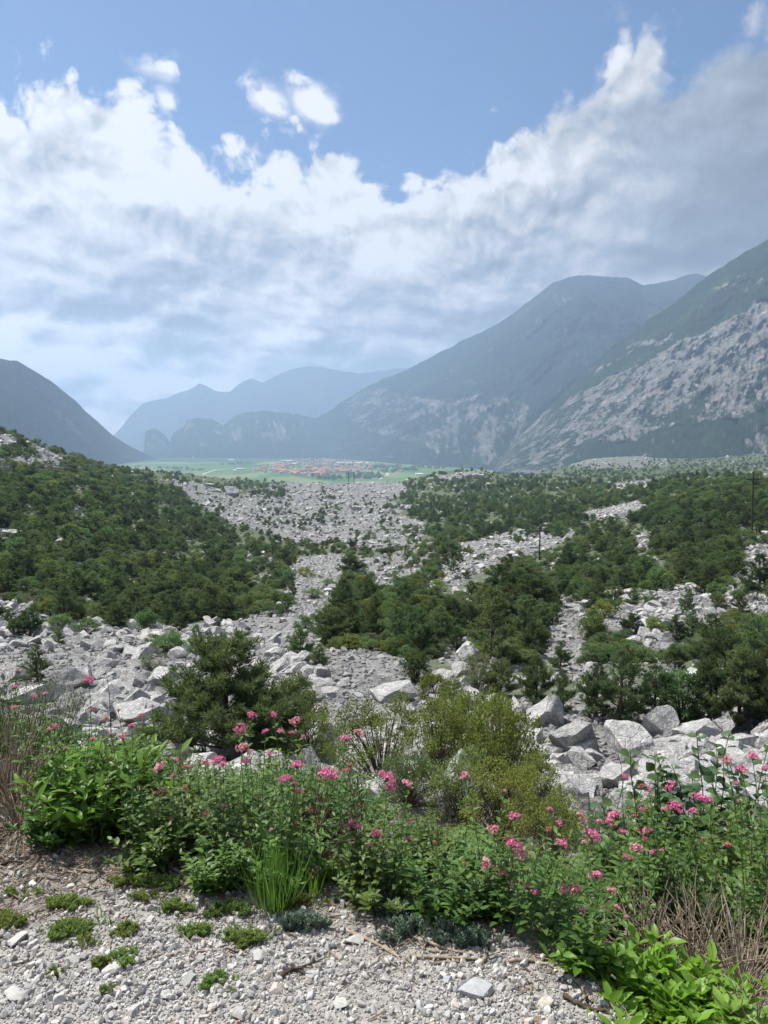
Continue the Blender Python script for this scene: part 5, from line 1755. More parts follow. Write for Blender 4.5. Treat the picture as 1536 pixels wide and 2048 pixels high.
def build_bushes():
    r = np.random.default_rng(22)

    def shoots(name, px, py, Y, w, h, n, leaf, wid, mat, seed, per=7, kind="leaf", lean=0.42, whorl=2, label="", cat="bush", up=0.45, droop=(0.05, 0.5)):
        X = float(u_of(px, py)) * Y
        z = float(ground_z(X, Y))
        st, lf, _ = stems_with_leaves(seed, n, h, w / 2, leaf, wid, per, 0.18, kind, lean, 0.0035, droop, up, 0.85, whorl)
        e = put_plant(plant_proto(name, st, lf, mat), (X, Y, z - 0.02), 1.0, r.uniform(0, 6))
        return tag(e, label, cat)

    shoots("broad_leaved_bush", 205, 1690, 3.12, 0.54, 0.45, 50, 0.088, 0.33, M_BRIGHT, 700, per=7, label="bright green broad-leaved bush at the rim left of the twig branch")
    shoots("broad_leaved_bush", 150, 1665, 3.2, 0.34, 0.38, 20, 0.085, 0.33, M_BRIGHT, 704, per=6, label="smaller bright green clump at the left flank of the broad-leaved bush")
    shoots("lime_leaved_bush", 1330, 1990, 2.12, 0.46, 0.125, 52, 0.078, 0.40, M_LIMEGREEN, 701, per=5, label="lime green big-leaved bush in the bottom right corner", up=0.7, whorl=3)
    shoots("lime_leaved_bush", 1450, 2040, 1.98, 0.34, 0.09, 30, 0.075, 0.40, M_LIMEGREEN, 705, per=4, label="low lime green clump at the corner end of the big-leaved bush", up=0.6, whorl=3)
    shoots("lime_leaved_bush", 1180, 1920, 2.22, 0.24, 0.16, 16, 0.055, 0.42, M_BRIGHT, 702, per=6, label="small-leaved green sprigs left of the lime green bush")
    shoots("weed", 1285 / 2 + 40, 1790, 2.75, 0.14, 0.15, 6, 0.075, 0.45, M_BRIGHT, 706, per=4, label="little broad-leaved weed right of the grass tuft", cat="weed")
    # fig saplings
    for k, (px, py, Y, w, h, lab) in enumerate(((1310, 1600, 4.5, 0.34, 0.72, "dark fig sapling with rounded leaves before the right boulder bank"), (1440, 1620, 4.4, 0.40, 0.78, "dark fig sapling of big leaves, second from the photo's right edge"),
                                               (1520, 1600, 4.1, 0.34, 0.62, "dark fig sapling cut by the right photo edge"), (1368, 1500, 5.0, 0.10, 0.95, "thin fig shoot with a leaf tuft on a bare dark stem"))):
        X = float(u_of(px, py)) * Y
        z = float(ground_z(X, Y))
        room = EYE + float(slope_of((1455, 1440, 1490, 1405)[k])) * Y - z
        st, lf, _ = stems_with_leaves(720 + k, (9, 10, 8, 1)[k], room, w, 0.10, 0.85, (9, 9, 9, 6)[k], (0.35, 0.3, 0.3, 0.86)[k], "round", 0.33, 0.006, (0.2, 0.7), 0.25, 0.7, (2, 2, 2, 3)[k])
        tag(put_plant(plant_proto("fig_sapling", st, lf, M_FIG, M_DARKSTEM), (X, Y, z - 0.02), 1, r.uniform(0, 6)), lab, "sapling", "fig saplings")
    # broom at the left edge: bundles of thin upright stems
    for k, (px, Y, h, lab) in enumerate(((25, 3.9, 0.62, "wispy grey-green broom at the left photo edge"), (80, 4.2, 0.6, "wispy grey-green broom just right of the edge one"), (-60, 3.7, 0.6, "wispy broom cut by the left photo edge"), (640, 4.6, 0.42, "wispy green stems behind the dry stalk clump"))):
        X = (px - 768) / FPX * Y * 1.03
        z = float(ground_z(X, Y))
        b = MB()
        n = 130
        th, q = r.uniform(0, 2 * PI, n), np.sqrt(r.uniform(0, 1, n))
        t = np.linspace(0, 1, 5)[:, None]
        for i in range(n):
            o = np.array([math.cos(th[i]), math.sin(th[i]), 0]) * q[i]
            b.tube(o * 0.10 + o * t ** 1.4 * 0.22 + np.array([0, 0, h * r.uniform(0.6, 1.05)]) * t + r.normal(0, 0.008, (5, 3)) * t, 0.0022 * (1.2 - t[:, 0]), 3)
        C = np.stack([np.cos(th) * q * 0.26, np.sin(th) * q * 0.26, h * r.uniform(0.3, 0.9, n)], -1)
        lf = MB()
        C = np.repeat(C, 9, 0) + r.normal(0, 0.035, (n * 9, 3))
        lf.leaves(C, norm(r.normal(0, .4, (len(C), 3)) + [0, 0, 1]), unit(len(C), r), 0.022, 0.005, kind="diamond")
        e = link("broom", None, loc=(X, Y, z - 0.02))
        link("stems", b.mesh("broom_stems", [M_BROOM], True), e)
        link("leaves", lf.mesh("broom_leaves", [M_BROOM]), e)
        tag(e, lab, "broom", "wispy brooms")
    # dry stalk clumps
    dry = ((620, 1700, 3.0, .55, .40, 75, "dry brown stalk clump in the middle of the flower bank"), (700, 1715, 2.95, .45, .36, 55, "dry brown stalks right of the middle clump"), (530, 1715, 2.9, .35, .26, 45, "short dry stalks behind the grass tuft"),
           (20, 1660, 3.35, .55, .45, 170, "pale straw clump at the left photo edge"), (45, 1700, 3.1, .45, .30, 120, "low straw clump left of the broad-leaved bush"), (1390, 1900, 2.45, .6, .34, 100, "dry stalks behind the lime green bush"),
           (1490, 1900, 2.3, .6, .36, 100, "dry stalks at the right edge above the lime green bush"), (1290, 1850, 2.55, .5, .32, 110, "dry stalks at the foot of the right flower bank"), (1100, 1890, 2.45, .3, .12, 30, "low dry stalks by the pale upright stick"),
           (880, 1760, 2.8, .35, .30, 35, "dry stems among the centre flowers"), (1040, 1800, 2.7, .3, .26, 30, "dry stems under the big magenta flower head"), (350, 1640, 3.3, .35, .40, 35, "dry dark stems right of the broad-leaved bush"), (1520, 1980, 2.0, .3, .2, 50, "dry tangle in the bottom right corner"))
    for k, (px, py, Y, w, h, n, lab) in enumerate(dry):
        X = float(u_of(px, py)) * Y
        z = float(ground_z(X, Y))
        b = MB()
        t = np.linspace(0, 1, 6)[:, None]
        for i in range(n):
            th, q = r.uniform(0, 2 * PI), r.uniform(0.1, 1)
            o = np.array([math.cos(th), math.sin(th), 0])
            L = h * r.uniform(0.6, 1.15)
            out = w * q * 0.75
            pts = o * 0.05 * q + o * out * t + np.array([0, 0, 1]) * (L * (1 - 0.75 * q * q) * t - 0.10 * q * t ** 2) + np.cumsum(r.normal(0, 0.006, (6, 3)), 0)
            pts[:, 2] = np.maximum(pts[:, 2], 0.004)
            b.tube(pts, r.uniform(0.0016, 0.0034) * (1.15 - 0.8 * t[:, 0]), 4)
            if r.uniform() < 0.5:
                c = pts[3]
                b.tube(np.array([c, c + norm(r.normal(size=3) + [0, 0, .6]) * 0.09]), [0.0015, 0.0006], 3)
        o = link("dry_stalk_clump", b.mesh("dry_stalk_clump", [M_DRY if k in (3, 4, 5, 6, 8, 12, 7) else bark_material("brown_stalks", (0.09, 0.065, 0.045), (0.24, 0.18, 0.13), 30)], True), loc=(X, Y, z - 0.01))
        tag(o, lab, "dry stalks", "clumps of dry stalks")
    # tall dead stalks standing out against the rocks
    for px, py0, py1, Y, lab in ((222, 1480, 1340, 4.4, "thin dark dead stalk against the left boulders"), (1085 / 1, 1700, 1600, 4.0, "thin dark dead stalk below the black rock gap"), (722, 1560, 1455, 4.6, "thin dark dead stalk right of the sharp white rock"), (1250, 1700, 1530, 4.0, "thin bent dead stalk before the squarish grey block")):
        a, c = at(px, py0, Y), at(px - 8, py1, Y)
        g = float(ground_z(a[0], Y))
        b = MB()
        t = np.linspace(0, 1, 7)[:, None]
        base = np.array([a[0] + 0.02, Y, g])
        pts = base * (1 - t) + c * t + r.normal(0, 0.006, (7, 3))
        b.tube(pts - base, 0.004 * (1.1 - 0.8 * t[:, 0]), 5)
        for j in range(3):
            q = pts[4 + j % 3] - base
            b.tube(np.array([q, q + norm(r.normal(size=3) + [0, 0, 1]) * 0.07]), [0.002, 0.001], 3)
        tag(link("dead_stalk", b.mesh("dead_stalk", [M_DARKSTEM], True), loc=base), lab, "dry stalk", "thin dead stalks")
    # grass tufts
    for px, py, Y, h, n, lab in ((550, 1815, 2.52, 0.25, 190, "upright green grass tuft on the gravel rim"), (620, 1790, 2.62, 0.13, 60, "short grass beside the upright tuft"), (205, 1860, 2.45, 0.05, 26, "tiny grass sprout on the gravel")):
        X = float(u_of(px, py)) * Y
        b = MB()
        th, q = r.uniform(0, 2 * PI, n), np.sqrt(r.uniform(0, 1, n))
        c = np.stack([np.cos(th) * q * 0.045, np.sin(th) * q * 0.045, np.zeros(n)], -1)
        d = norm(np.stack([np.cos(th) * q * 0.75, np.sin(th) * q * 0.75, np.ones(n)], -1) + r.normal(0, .1, (n, 3)))
        nn = np.stack([-np.cos(th), -np.sin(th), 0.4 + 0 * th], -1)
        b.leaves(c, d, norm(nn), h * r.uniform(0.5, 1.1, n), 0.0042, kind="blade", droop=-r.uniform(0.0, 0.8, n), fold=0.1)
        tag(link("grass_tuft", b.mesh("grass_tuft", [M_GRASS], True), loc=(X, Y, float(ground_z(X, Y)) - 0.005)), lab, "grass tuft", "grass tufts")
    # low mats
    mats = [(440, 1822, 100, 44, 0, "round dense green mat under the fallen branch"), (342, 1822, 62, 40, 0, "small green mat left of the round dense one"), (490, 1884, 130, 56, 0, "widest green mat beside the pale round stone"), (405, 1868, 80, 36, 0, "thin mat left of the widest one"),
            (262, 1915, 54, 64, 0, "upright green mat growing down into the gravel"), (245, 1862, 56, 40, 0, "mat above the upright one"), (130, 1862, 90, 46, 0, "yellowish mat on the left gravel"), (130, 1812, 80, 34, 0, "brown-green mat above the yellowish one"), (22, 1850, 64, 46, 0, "mat at the left photo edge"),
            (300, 1768, 130, 30, 0, "long low mat along the fallen branch"), (345, 1770, 90, 36, 0, "green mat under the thick twig"), (440, 1968, 64, 40, 0, "lone mat low on the gravel"), (110, 1950, 34, 22, 0, "tiny dry mat lowest on the left gravel"), (214, 1985, 28, 20, 0, "tiny green sprig mat on the gravel"),
            (200, 1935, 36, 20, 0, "tiny mat near the upright one"), (610, 1815, 90, 36, 0, "green mat right of the upright grass tuft"), (860, 1872, 150, 56, 1, "broad blue-grey spurge at the rim centre"), (740, 1812, 110, 50, 1, "blue-grey spurge right of the grass"), (600, 1858, 110, 26, 1, "flat grey-green creeper under the grass tuft"),
            (800, 1840, 90, 44, 1, "blue-grey spurge between the two larger ones"), (950, 1890, 90, 36, 1, "sparse grey spurge left of the big magenta head"), (300, 1800, 60, 26, 0, "sparse mat on the brown litter"), (60, 1790, 80, 26, 0, "sparse mat on the left soil"), (175, 1890, 70, 26, 0, "low mat between gravel and litter")]
    for k, (px, py, w, h, kd, lab) in enumerate(mats):
        p = ground_hit(px, py)[0]
        dist = math.hypot(p[1], EYE)
        W = w * dist / FPX * 1.2
        Dp = min(h * dist / FPX * 1.25, W * 1.1)
        n = int(110 * (W * Dp) / 0.012 * (0.75 if kd == 0 else 0.6)) + 26
        n = min(n, 420) * 2
        b = MB()
        th, q = r.uniform(0, 2 * PI, n), np.sqrt(r.uniform(0, 1, n))
        wob = 0.75 + 0.35 * np.sin(th * 3 + k) * np.sin(th * 2 + 2 * k)
        sx, sy = np.cos(th) * q * W / 2 * wob, np.sin(th) * q * Dp / 2 * wob
        kp = fbm(sx * 26 + k, sy * 26, 0, 3, 7) + 0.25 - 0.5 * q > 0
        kp[:14] = True
        sx, sy, q = sx[kp], sy[kp], q[kp]
        n = len(sx)
        hh = (0.026 if kd == 0 else 0.045) * (1.1 - 0.6 * q) * r.uniform(0.6, 1.3, n)
        for lv in range(7):
            f = (lv + 1) / 7
            c = np.stack([sx * (1 + 0.15 * f), sy * (1 + 0.15 * f), hh * f], -1)
            for j in range(3):
                a = r.uniform(0, 2 * PI, n)
                d = norm(np.stack([np.cos(a), np.sin(a), 0.9 + 0 * a], -1))
                b.leaves(c, d, unit(n, r), (0.010 if kd == 0 else 0.013) * r.uniform(0.7, 1.3, n), 0.0038 if kd == 0 else 0.005, kind="diamond")
        o = link("spurge" if kd else "sedum_mat", b.mesh("spurge" if kd else "sedum_mat", [M_SPURGE if kd else M_SEDUM]), loc=p)
        tag(o, lab, "spurge" if kd else "sedum", "blue-grey spurges" if kd else "low mats on the gravel")
    # twigs and fallen branches
    tw = [([(300, 1728), (345, 1745), (390, 1768)], 9, "pale forked branch lying under the broad-leaved bush"), ([(345, 1765), (380, 1774), (440, 1787)], 11, "thickest pale branch lying along the green mats"), ([(162, 1746), (190, 1748), (215, 1750)], 7, "short pale twig at the foot of the broad-leaved bush"),
          ([(290, 1727), (298, 1738), (304, 1750)], 8, "short stub of the pale forked branch"), ([(325, 1742), (345, 1755), (365, 1768)], 5, "thin dark twig crossing the forked branch"), ([(165, 1764), (175, 1772), (186, 1780)], 6, "short grey stick on the brown litter"), ([(290, 1920), (350, 1910), (445, 1900)], 6, "long straight straw below the widest mat"),
          ([(375, 1872), (450, 1897), (490, 1910)], 6, "pale straw crossing the widest mat"), ([(597, 1784), (630, 1820), (655, 1855)], 5, "thin straw right of the grass tuft"), ([(695, 1865), (740, 1885), (800, 1915)], 8, "long pale stalk lying on the gravel right of centre"), ([(120, 1740), (140, 1745), (158, 1751)], 6, "thin straw on the left litter"),
          ([(222, 1882), (219, 1900), (220, 1916)], 4, "short upright straw on the left gravel"), ([(1074, 1850), (1096, 1890), (1128, 1935)], 10, "pale bent stick standing at the right rim"), ([(808, 1868), (835, 1880), (942, 1914)], 8, "pale stalk in the straw heap"), ([(768, 1895), (785, 1906), (800, 1920)], 7, "short pale stalk left of the straw heap"),
          ([(818, 1914), (890, 1918), (958, 1920)], 8, "long straight stalk of the straw heap"), ([(958, 1934), (968, 1922), (974, 1908)], 9, "stout broken stick right of the straw heap"), ([(1018, 1928), (1075, 1934), (1113, 1950)], 7, "brown twig along the right rim"), ([(1153, 1970), (1170, 1990), (1185, 2012)], 8, "brown stick under the small-leaved sprigs"),
          ([(1128, 1996), (1170, 2016), (1220, 2030)], 8, "dark twig at the bottom by the lime bush"), ([(918, 1952), (920, 1962), (921, 1974)], 5, "tiny upright straw on the gravel"), ([(30, 1745), (80, 1715), (140, 1735)], 6, "curved straw at the left rim"), ([(5, 1735), (22, 1722), (45, 1718)], 9, "dark bark piece at the left rim"),
          ([(415, 1905), (450, 1900), (470, 1888)], 4, "thin straw on the mat's edge"), ([(560, 1960), (590, 1940), (612, 1955)], 9, "dark root piece on the gravel centre"), ([(860, 1930), (900, 1925), (950, 1926)], 5, "thin straw before the straw heap"), ([(840, 1895), (880, 1905), (930, 1905)], 5, "thin stalk on top of the straw heap"),
          ([(445, 1930), (460, 1915), (458, 1905)], 5, "short split straw left of the pale round stone"), ([(225, 1740), (232, 1758), (240, 1774)], 4, "thin straw leaning on the fallen branch")]
    for k, (P, wpx, lab) in enumerate(tw):
        P = np.array(P, float)
        q = np.stack([pchip(np.arange(len(P)), P[:, i], np.linspace(0, len(P) - 1, 9)) for i in (0, 1)], -1)
        if k == 12:
            p0, p2 = ground_hit(*P[2])[0], None
            w = at(q[:, 0], q[:, 1], np.linspace(p0[1] + 0.1, p0[1], 9))
        else:
            w = ground_hit(q[:, 0], q[:, 1])
        rad = wpx * 2.7 / FPX / 2
        w = w + np.array([0, 0, rad * 0.9]) + r.normal(0, 0.002, w.shape)
        b = MB()
        t = np.linspace(0, 1, 9)
        o = w[4].copy()
        b.tube(w - o, rad * (1.05 - 0.5 * t), 6)
        if wpx > 6:
            for j in (3, 5, 6):
                c = w[j] - o
                b.tube(np.array([c, c + np.array([r.normal(0, .05), r.normal(0, .05), r.uniform(0.0, 0.02)])]), [rad * 0.5, rad * 0.2], 4)
        tag(link("fallen_branch" if k in (0, 1) else "twig", b.mesh("twig", [M_DRY if k not in (4, 22, 24, 19) else M_DARKSTEM], True), loc=o), lab, "twig", "twigs on the ground")


def build_gravel():
    r = np.random.default_rng(31)
    m, n = material("gravel_stone")
    oi = n.n("ShaderNodeObjectInfo").outputs["Random"]
    tc = n.n("ShaderNodeTexCoord").outputs["Object"]
    cr = n.n("ShaderNodeValToRGB", {0: oi})
    e = cr.color_ramp.elements
    cr.color_ramp.interpolation = "CONSTANT"
    e[0].color, e[1].position, e[1].color = (0.30, 0.29, 0.28, 1), 0.99, (0.45, 0.31, 0.23, 1)
    for p, c in ((0.18, (0.385, 0.372, 0.355)), (0.38, (0.47, 0.46, 0.44)), (0.55, (0.54, 0.53, 0.51)), (0.70, (0.37, 0.37, 0.375)), (0.80, (0.48, 0.44, 0.41)), (0.86, (0.62, 0.61, 0.59)), (0.94, (0.46, 0.42, 0.37))):
        k = e.new(p)
        k.color = (*c, 1)
    nz = n.noise(tc, 3.0, 5, 0.65)
    col = n.mix(n.ramp(nz, 0.3, 0.7), n.mix(0.4, cr.outputs[0], (0.12, 0.112, 0.105)), n.mix(0.1, cr.outputs[0], (0.14, 0.13, 0.12)))
    p = n.n("ShaderNodeBsdfPrincipled", {"Base Color": col, "Roughness": 0.85})
    n.n("ShaderNodeOutputMaterial", {"Surface": p.outputs[0]})
    kinds = []
    for k in range(10):
        v, f = rock_verts(800 + k, 2, 12, [(1, .8, .6), (1.1, .8, .45), (.9, .85, .7), (1.2, .7, .5), (1, .95, .55)][k % 5], 0.05, 0.5, 0.85)
        kinds.append(np_mesh("pebble", v, f, [m], False))
    N = 300000
    X, Y = r.uniform(-3.0, 1.7, N), r.uniform(1.25, 3.4, N)
    s = Y - edge_y(X)
    lit = np.clip((-X - 0.75) * 1.3, 0, 0.6) * np.clip((Y - 2.15) * 3, 0, 1)
    bare = 0.62 + 0.55 * fbm(X * 3.0, Y * 3.0, 5, 4, 91) - np.clip((Y - 2.25) * 0.9, 0, 0.35)
    keep = (r.uniform(0, 1, N) < np.clip(0.9 - s * 0 - np.clip((s + 0.20) * 2.4, 0, 1), 0.02, 1) * (1 - lit) * np.clip(bare, 0.18, 1)) & (s < 0.5)
    X, Y = X[keep], Y[keep]
    sz = np.clip(0.0043 * (r.pareto(2.4, len(X)) * 0.75 + 0.8), 0.003, 0.017)
    Z = ground_z(X, Y) + sz * 0.25
    print("PEBBLES", len(X))
    scatter("gravel", np.stack([X, Y, Z], -1), r.uniform(0, 6.28, (len(X), 3)), np.repeat(sz[:, None], 3, 1), r.integers(0, 10, len(X)), kinds, "loose grey limestone gravel of the lay-by", "gravel")
    # larger stones, one by one
    st = [(517, 1918, 46, 0, "pale rounded stone by the end of the widest mat"), (485, 1926, 26, 2, "grey pebble left of the pale rounded stone"), (520, 1940, 26, 4, "flat pale stone below the pale rounded stone"), (950, 1985, 100, 1, "flat bluish slab lying on the gravel"), (712, 1882, 52, 4, "flat pale stone on the gravel right of centre"),
          (430, 1982, 40, 2, "tan stone under the lone mat"), (553, 1980, 44, 3, "pinkish stone on the gravel centre"), (620, 1952, 40, 1, "grey stone right of the dark root piece"), (1093, 2008, 46, 0, "knobbly tan stone near the right rim"), (1072, 2041, 34, 2, "orange-brown stone at the bottom edge"), (1053, 2046, 30, 4, "second orange stone at the bottom edge"),
          (35, 1880, 60, 1, "light slab half under the left edge mat"), (68, 1890, 40, 2, "light block right of the left slab"), (120, 2000, 46, 0, "pale stone low on the left gravel"), (230, 1940, 60, 4, "flat pale stone beside the tiny mat"), (105, 1932, 40, 3, "grey stone on the left gravel"), (340, 1990, 46, 1, "bluish flat stone on the left gravel"),
          (190, 1870, 26, 2, "small white stone between two mats"), (380, 1960, 50, 3, "wide grey stone left of the lone mat"), (300, 1840, 26, 4, "small pale stone under the thin mat"), (770, 1960, 36, 0, "grey stone below the long pale stalk"), (840, 2010, 40, 2, "grey stone low on the right gravel"), (680, 2010, 44, 4, "pale flat stone at the bottom centre"),
          (480, 2030, 50, 3, "grey stone at the bottom edge, centre"), (265, 2025, 44, 2, "pale stone at the bottom edge, left"), (30, 1990, 60, 1, "broad pale stone at the left photo edge"), (895, 1960, 30, 0, "small round stone left of the bluish slab"), (1000, 1955, 34, 3, "pale stone right of the bluish slab"), (1140, 1965, 30, 2, "small stone at the rim by the brown stick"),
          (660, 1930, 30, 4, "small pale stone below the grass creeper"), (590, 1890, 28, 0, "small pale stone at the mat's right end"), (400, 1920, 30, 2, "small grey stone above the long straight straw"), (150, 1920, 34, 1, "small flat stone beside the upright mat")]
    mats = {}
    for k, (px, py, w, me, lab) in enumerate(st):
        p = ground_hit(px, py)[0]
        s = w * math.hypot(p[1], EYE) / FPX / 2 * 0.70
        v, f = rock_verts(850 + k, 3, 14, [(1, .85, .62), (1.2, .9, .26), (.95, .8, .65), (1.15, .8, .5), (1.1, .9, .36)][me], 0.05)
        tone = (0.42, 0.28, 0.17) if "orange" in lab else (0.46, 0.41, 0.34) if "tan" in lab else (0.47, 0.40, 0.375) if "pinkish" in lab else (0.36, 0.37, 0.39) if "bluish" in lab else (0.42, 0.41, 0.395) if "pale" in lab or "white" in lab or "light" in lab else (0.34, 0.335, 0.325)
        if tone not in mats:
            mm = m.copy()
            mm.name = "stone"
            nd = [q for q in mm.node_tree.nodes if q.type == "VALTORGB"][0]
            for q in nd.color_ramp.elements:
                q.color = (*tone, 1)
            mats[tone] = mm
        o = link("stone", np_mesh("stone", v, f, [mats[tone]], False), loc=p + [0, 0, s * 0.16], rot=(r.normal(0, .12), r.normal(0, .12), r.uniform(0, 6)), scl=s)
        tag(o, lab, "stone", "single stones on the gravel")
    # straw and bark litter
    mb = [bark_material("straw_litter", (0.20, 0.155, 0.11), (0.44, 0.38, 0.29), 40), bark_material("bark_litter", (0.075, 0.055, 0.045), (0.21, 0.165, 0.135), 40)]
    kinds = []
    for k in range(6):
        b = MB()
        t = np.linspace(0, 1, 4)
        b.tube(np.stack([t - 0.5, 0.12 * np.sin(t * (2 + k)), 0.03 * np.sin(t * 5 + k)], -1), [0.03, 0.04, 0.035, 0.015] if k % 3 else [0.06, 0.1, 0.09, 0.03], 4)
        kinds.append(b.mesh("litter", [mb[k % 2]]))
    N = 70000
    X, Y = r.uniform(-3.0, 2.2, N), r.uniform(1.4, 4.2, N)
    s = Y - edge_y(X)
    w = np.exp(-((s + 0.02) / 0.28) ** 2) * 0.5 + np.clip((-X - 0.6) * 1.0, 0, 0.6) * np.clip((Y - 2.2) * 3, 0, 1) * (s < 0.3) + 0.12 * (s > 0.1) * (s < 1.5)
    w = w * np.clip(0.7 + 0.9 * fbm(X * 2.5, Y * 2.5, 8, 3, 14), 0.1, 1.3) + 0.012
    keep = r.uniform(0, 1, N) < w * 0.8
    X, Y = X[keep], Y[keep]
    L = r.uniform(0.02, 0.11, len(X)) * r.uniform(0.5, 1, len(X))
    scatter("plant_litter", np.stack([X, Y, ground_z(X, Y) + 0.006], -1), np.stack([r.normal(0, .12, len(X)), r.normal(0, .16, len(X)), r.uniform(0, 6.28, len(X))], -1), np.stack([L, np.minimum(L, 0.035), np.minimum(L, 0.035)], -1), r.integers(0, 6, len(X)), kinds, "dry straw and bark litter along the gravel rim", "litter")


build_flowers()
build_bushes()
build_gravel()
# ------------------------------------------------------------------ the village on the plain
def flat_mat(name, a, b=None, sc=0.3):
    m, n = material(name)
    if b is None:
        b = tuple(x * 0.75 for x in a)
    col = n.mix(n.ramp(n.noise(n.n("ShaderNodeTexCoord").outputs["Object"], sc, 5, 0.6), 0.3, 0.7), b, a)
    n.n("ShaderNodeOutputMaterial", {"Surface": n.n("ShaderNodeBsdfDiffuse", {"Color": col}).outputs[0]})
    return m


def on_plain(px, py):
    Y = (PLAIN_Z - EYE) / float(slope_of(py))
    return float(u_of(px, py)) * Y, Y


def build_village():
    r = np.random.default_rng(41)
    walls = [flat_mat("cream_render", (0.62, 0.54, 0.42)), flat_mat("white_render", (0.74, 0.72, 0.68)), flat_mat("pink_render", (0.60, 0.42, 0.34)), flat_mat("ochre_render", (0.58, 0.44, 0.26)), flat_mat("grey_render", (0.46, 0.46, 0.46))]
    roofs = [flat_mat("orange_tiles", (0.54, 0.25, 0.15)), flat_mat("red_tiles", (0.50, 0.22, 0.15)), flat_mat("brown_tiles", (0.44, 0.24, 0.17)), flat_mat("pale_roof", (0.70, 0.68, 0.63))]
    win = flat_mat("window_panes", (0.05, 0.06, 0.07))
    protos = []
    for k in range(6):
        w, d, h = (12, 10, 13, 15, 9, 18)[k], (9, 9, 10, 10, 8, 11)[k], (6.5, 9, 7.5, 10, 6, 8)[k]
        rh = 0.22 * d
        b = MB()
        b.box((0, 0, h / 2), (w, d, h))
        b.add([[-w / 2, -d / 2, h], [-w / 2, d / 2, h], [-w / 2, 0, h + rh], [w / 2, -d / 2, h], [w / 2, d / 2, h], [w / 2, 0, h + rh]], [[0, 1, 2], [3, 5, 4]])
        q = MB()
        o, e = 0.7, 0.3
        a = rh / (d / 2)
        y0, z0 = d / 2 + o, h - a * o
        for sgn in (1, -1):
            q.add([[-w / 2 - o, sgn * y0, z0], [w / 2 + o, sgn * y0, z0], [w / 2 + o, 0, h + rh], [-w / 2 - o, 0, h + rh], [-w / 2 - o, sgn * y0, z0 + e], [w / 2 + o, sgn * y0, z0 + e], [w / 2 + o, 0, h + rh + e], [-w / 2 - o, 0, h + rh + e]],
                  [[0, 1, 2, 3], [4, 5, 6, 7], [0, 1, 5, 4], [1, 2, 6, 5], [0, 3, 7, 4]])
        q.box((w * 0.2, d * 0.15, h + rh + 0.4), (0.9, 0.9, 1.8))
        g = MB()
        for fl in range(int(h // 3)):
            for i in range(3):
                g.box((-w / 3 + i * w / 3, -d / 2 - 0.03, 1.7 + fl * 3), (1.1, 0.06, 1.4))
        for wm in range(5):
            for rm in range(3):
                mw, mr = b.mesh("walls", [walls[wm]]), q.mesh("roof", [roofs[rm]])
                protos.append((k, wm, rm, mw, mr, g))
    wmesh = {}
    out = [(508, 942), (535, 930), (552, 923), (600, 920), (640, 919), (700, 921), (738, 926), (748, 935), (735, 943), (690, 945), (665, 950), (640, 955), (600, 954), (575, 950), (545, 948)]
    rows, spots = [], []
    tries = 0
    while len(spots) < 235 and tries < 30000:
        tries += 1
        px, py = r.uniform(505, 750), 918 + 38 * r.uniform(0, 1)
        if not in_poly(out, px, py):
            continue
        X, Y = on_plain(px, py)
        if any(abs(X - a) < 17 and abs(Y - b) < 24 for a, b, *_ in spots):
            continue
        spots.append((X, Y, px, py))
    WN, RN = ("cream", "white", "pinkish", "ochre", "grey"), ("orange-roofed", "red-roofed", "brown-roofed")
    for X, Y, px, py in spots:
        k, wm, rm, mw, mr, g = protos[int(r.integers(0, len(protos)))]
        e = link("house", None, loc=(X, Y, PLAIN_Z), rot=(0, 0, r.choice([0, PI / 2]) + r.normal(0.15, 0.2)), scl=r.uniform(1.05, 1.5))
        link("walls", mw, e)
        link("roof", mr, e)
        if Y < 4200:
            if k not in wmesh:
                wmesh[k] = g.mesh("windows", [win])
            link("windows", wmesh[k], e)
        e["category"] = "house"
        zone = ("near" if py > 945 else "middle" if py > 930 else "far") + " row of the village, " + ("left end" if px < 570 else "left half" if px < 620 else "right half" if px < 680 else "right end")
        size = ("low", "tall", "mid-height", "big", "little", "long")[k]
        rows.append([e, "%s %s %s" % (size, WN[wm], RN[rm]), "house", zone, px])
    label_all(rows, "houses of the valley village")
    # halls with pale roofs
    for px, py, w, d, h, m, lab in ((573, 924, 95, 40, 9, 3, "long white-roofed hall at the village's upper left"), (586, 930, 40, 30, 8, 3, "small white hall below the long white-roofed one"), (705, 928, 190, 30, 8, 3, "very long white-roofed shed at the village's right"), (462, 922, 40, 25, 8, 3, "lone pale farm building on the plain"),
                                    (480, 940, 34, 18, 6, 3, "white greenhouse left of the village, near one"), (470, 943, 18, 12, 5, 3, "small white shed left of the greenhouse"), (640, 949, 40, 26, 8, 0, "long orange-roofed hall in the village's near row"), (690, 944, 55, 20, 7, 0, "wide orange-roofed hall at the near right"), (600, 951, 50, 24, 8, 0, "wide orange-roofed building at the village front"),
                                    (648, 921, 26, 20, 7, 3, "pale hall behind the village"), (386, 916, 14, 10, 6, 3, "tiny white farmhouse far across the plain"), (838, 951, 30, 20, 6, 3, "pale farm sheds right of the village"), (800, 944, 22, 14, 6, 0, "single house beyond the rock hummock")):
        X, Y = on_plain(px, py)
        e = link("hall", None, loc=(X, Y, PLAIN_Z), rot=(0, 0, 0.08))
        b, q = MB(), MB()
        b.box((0, 0, h / 2), (w, d, h))
        q.box((0, 0, h + 0.5), (w + 2, d + 2, 1.0))
        q.add([[-w / 2, -d / 2, h + 1], [w / 2, -d / 2, h + 1], [w / 2, 0, h + 3.4], [-w / 2, 0, h + 3.4]], [[0, 1, 2, 3]])
        q.add([[-w / 2, d / 2, h + 1], [w / 2, d / 2, h + 1], [w / 2, 0, h + 3.4], [-w / 2, 0, h + 3.4]], [[1, 0, 3, 2]])
        link("walls", b.mesh("walls", [walls[1]]), e)
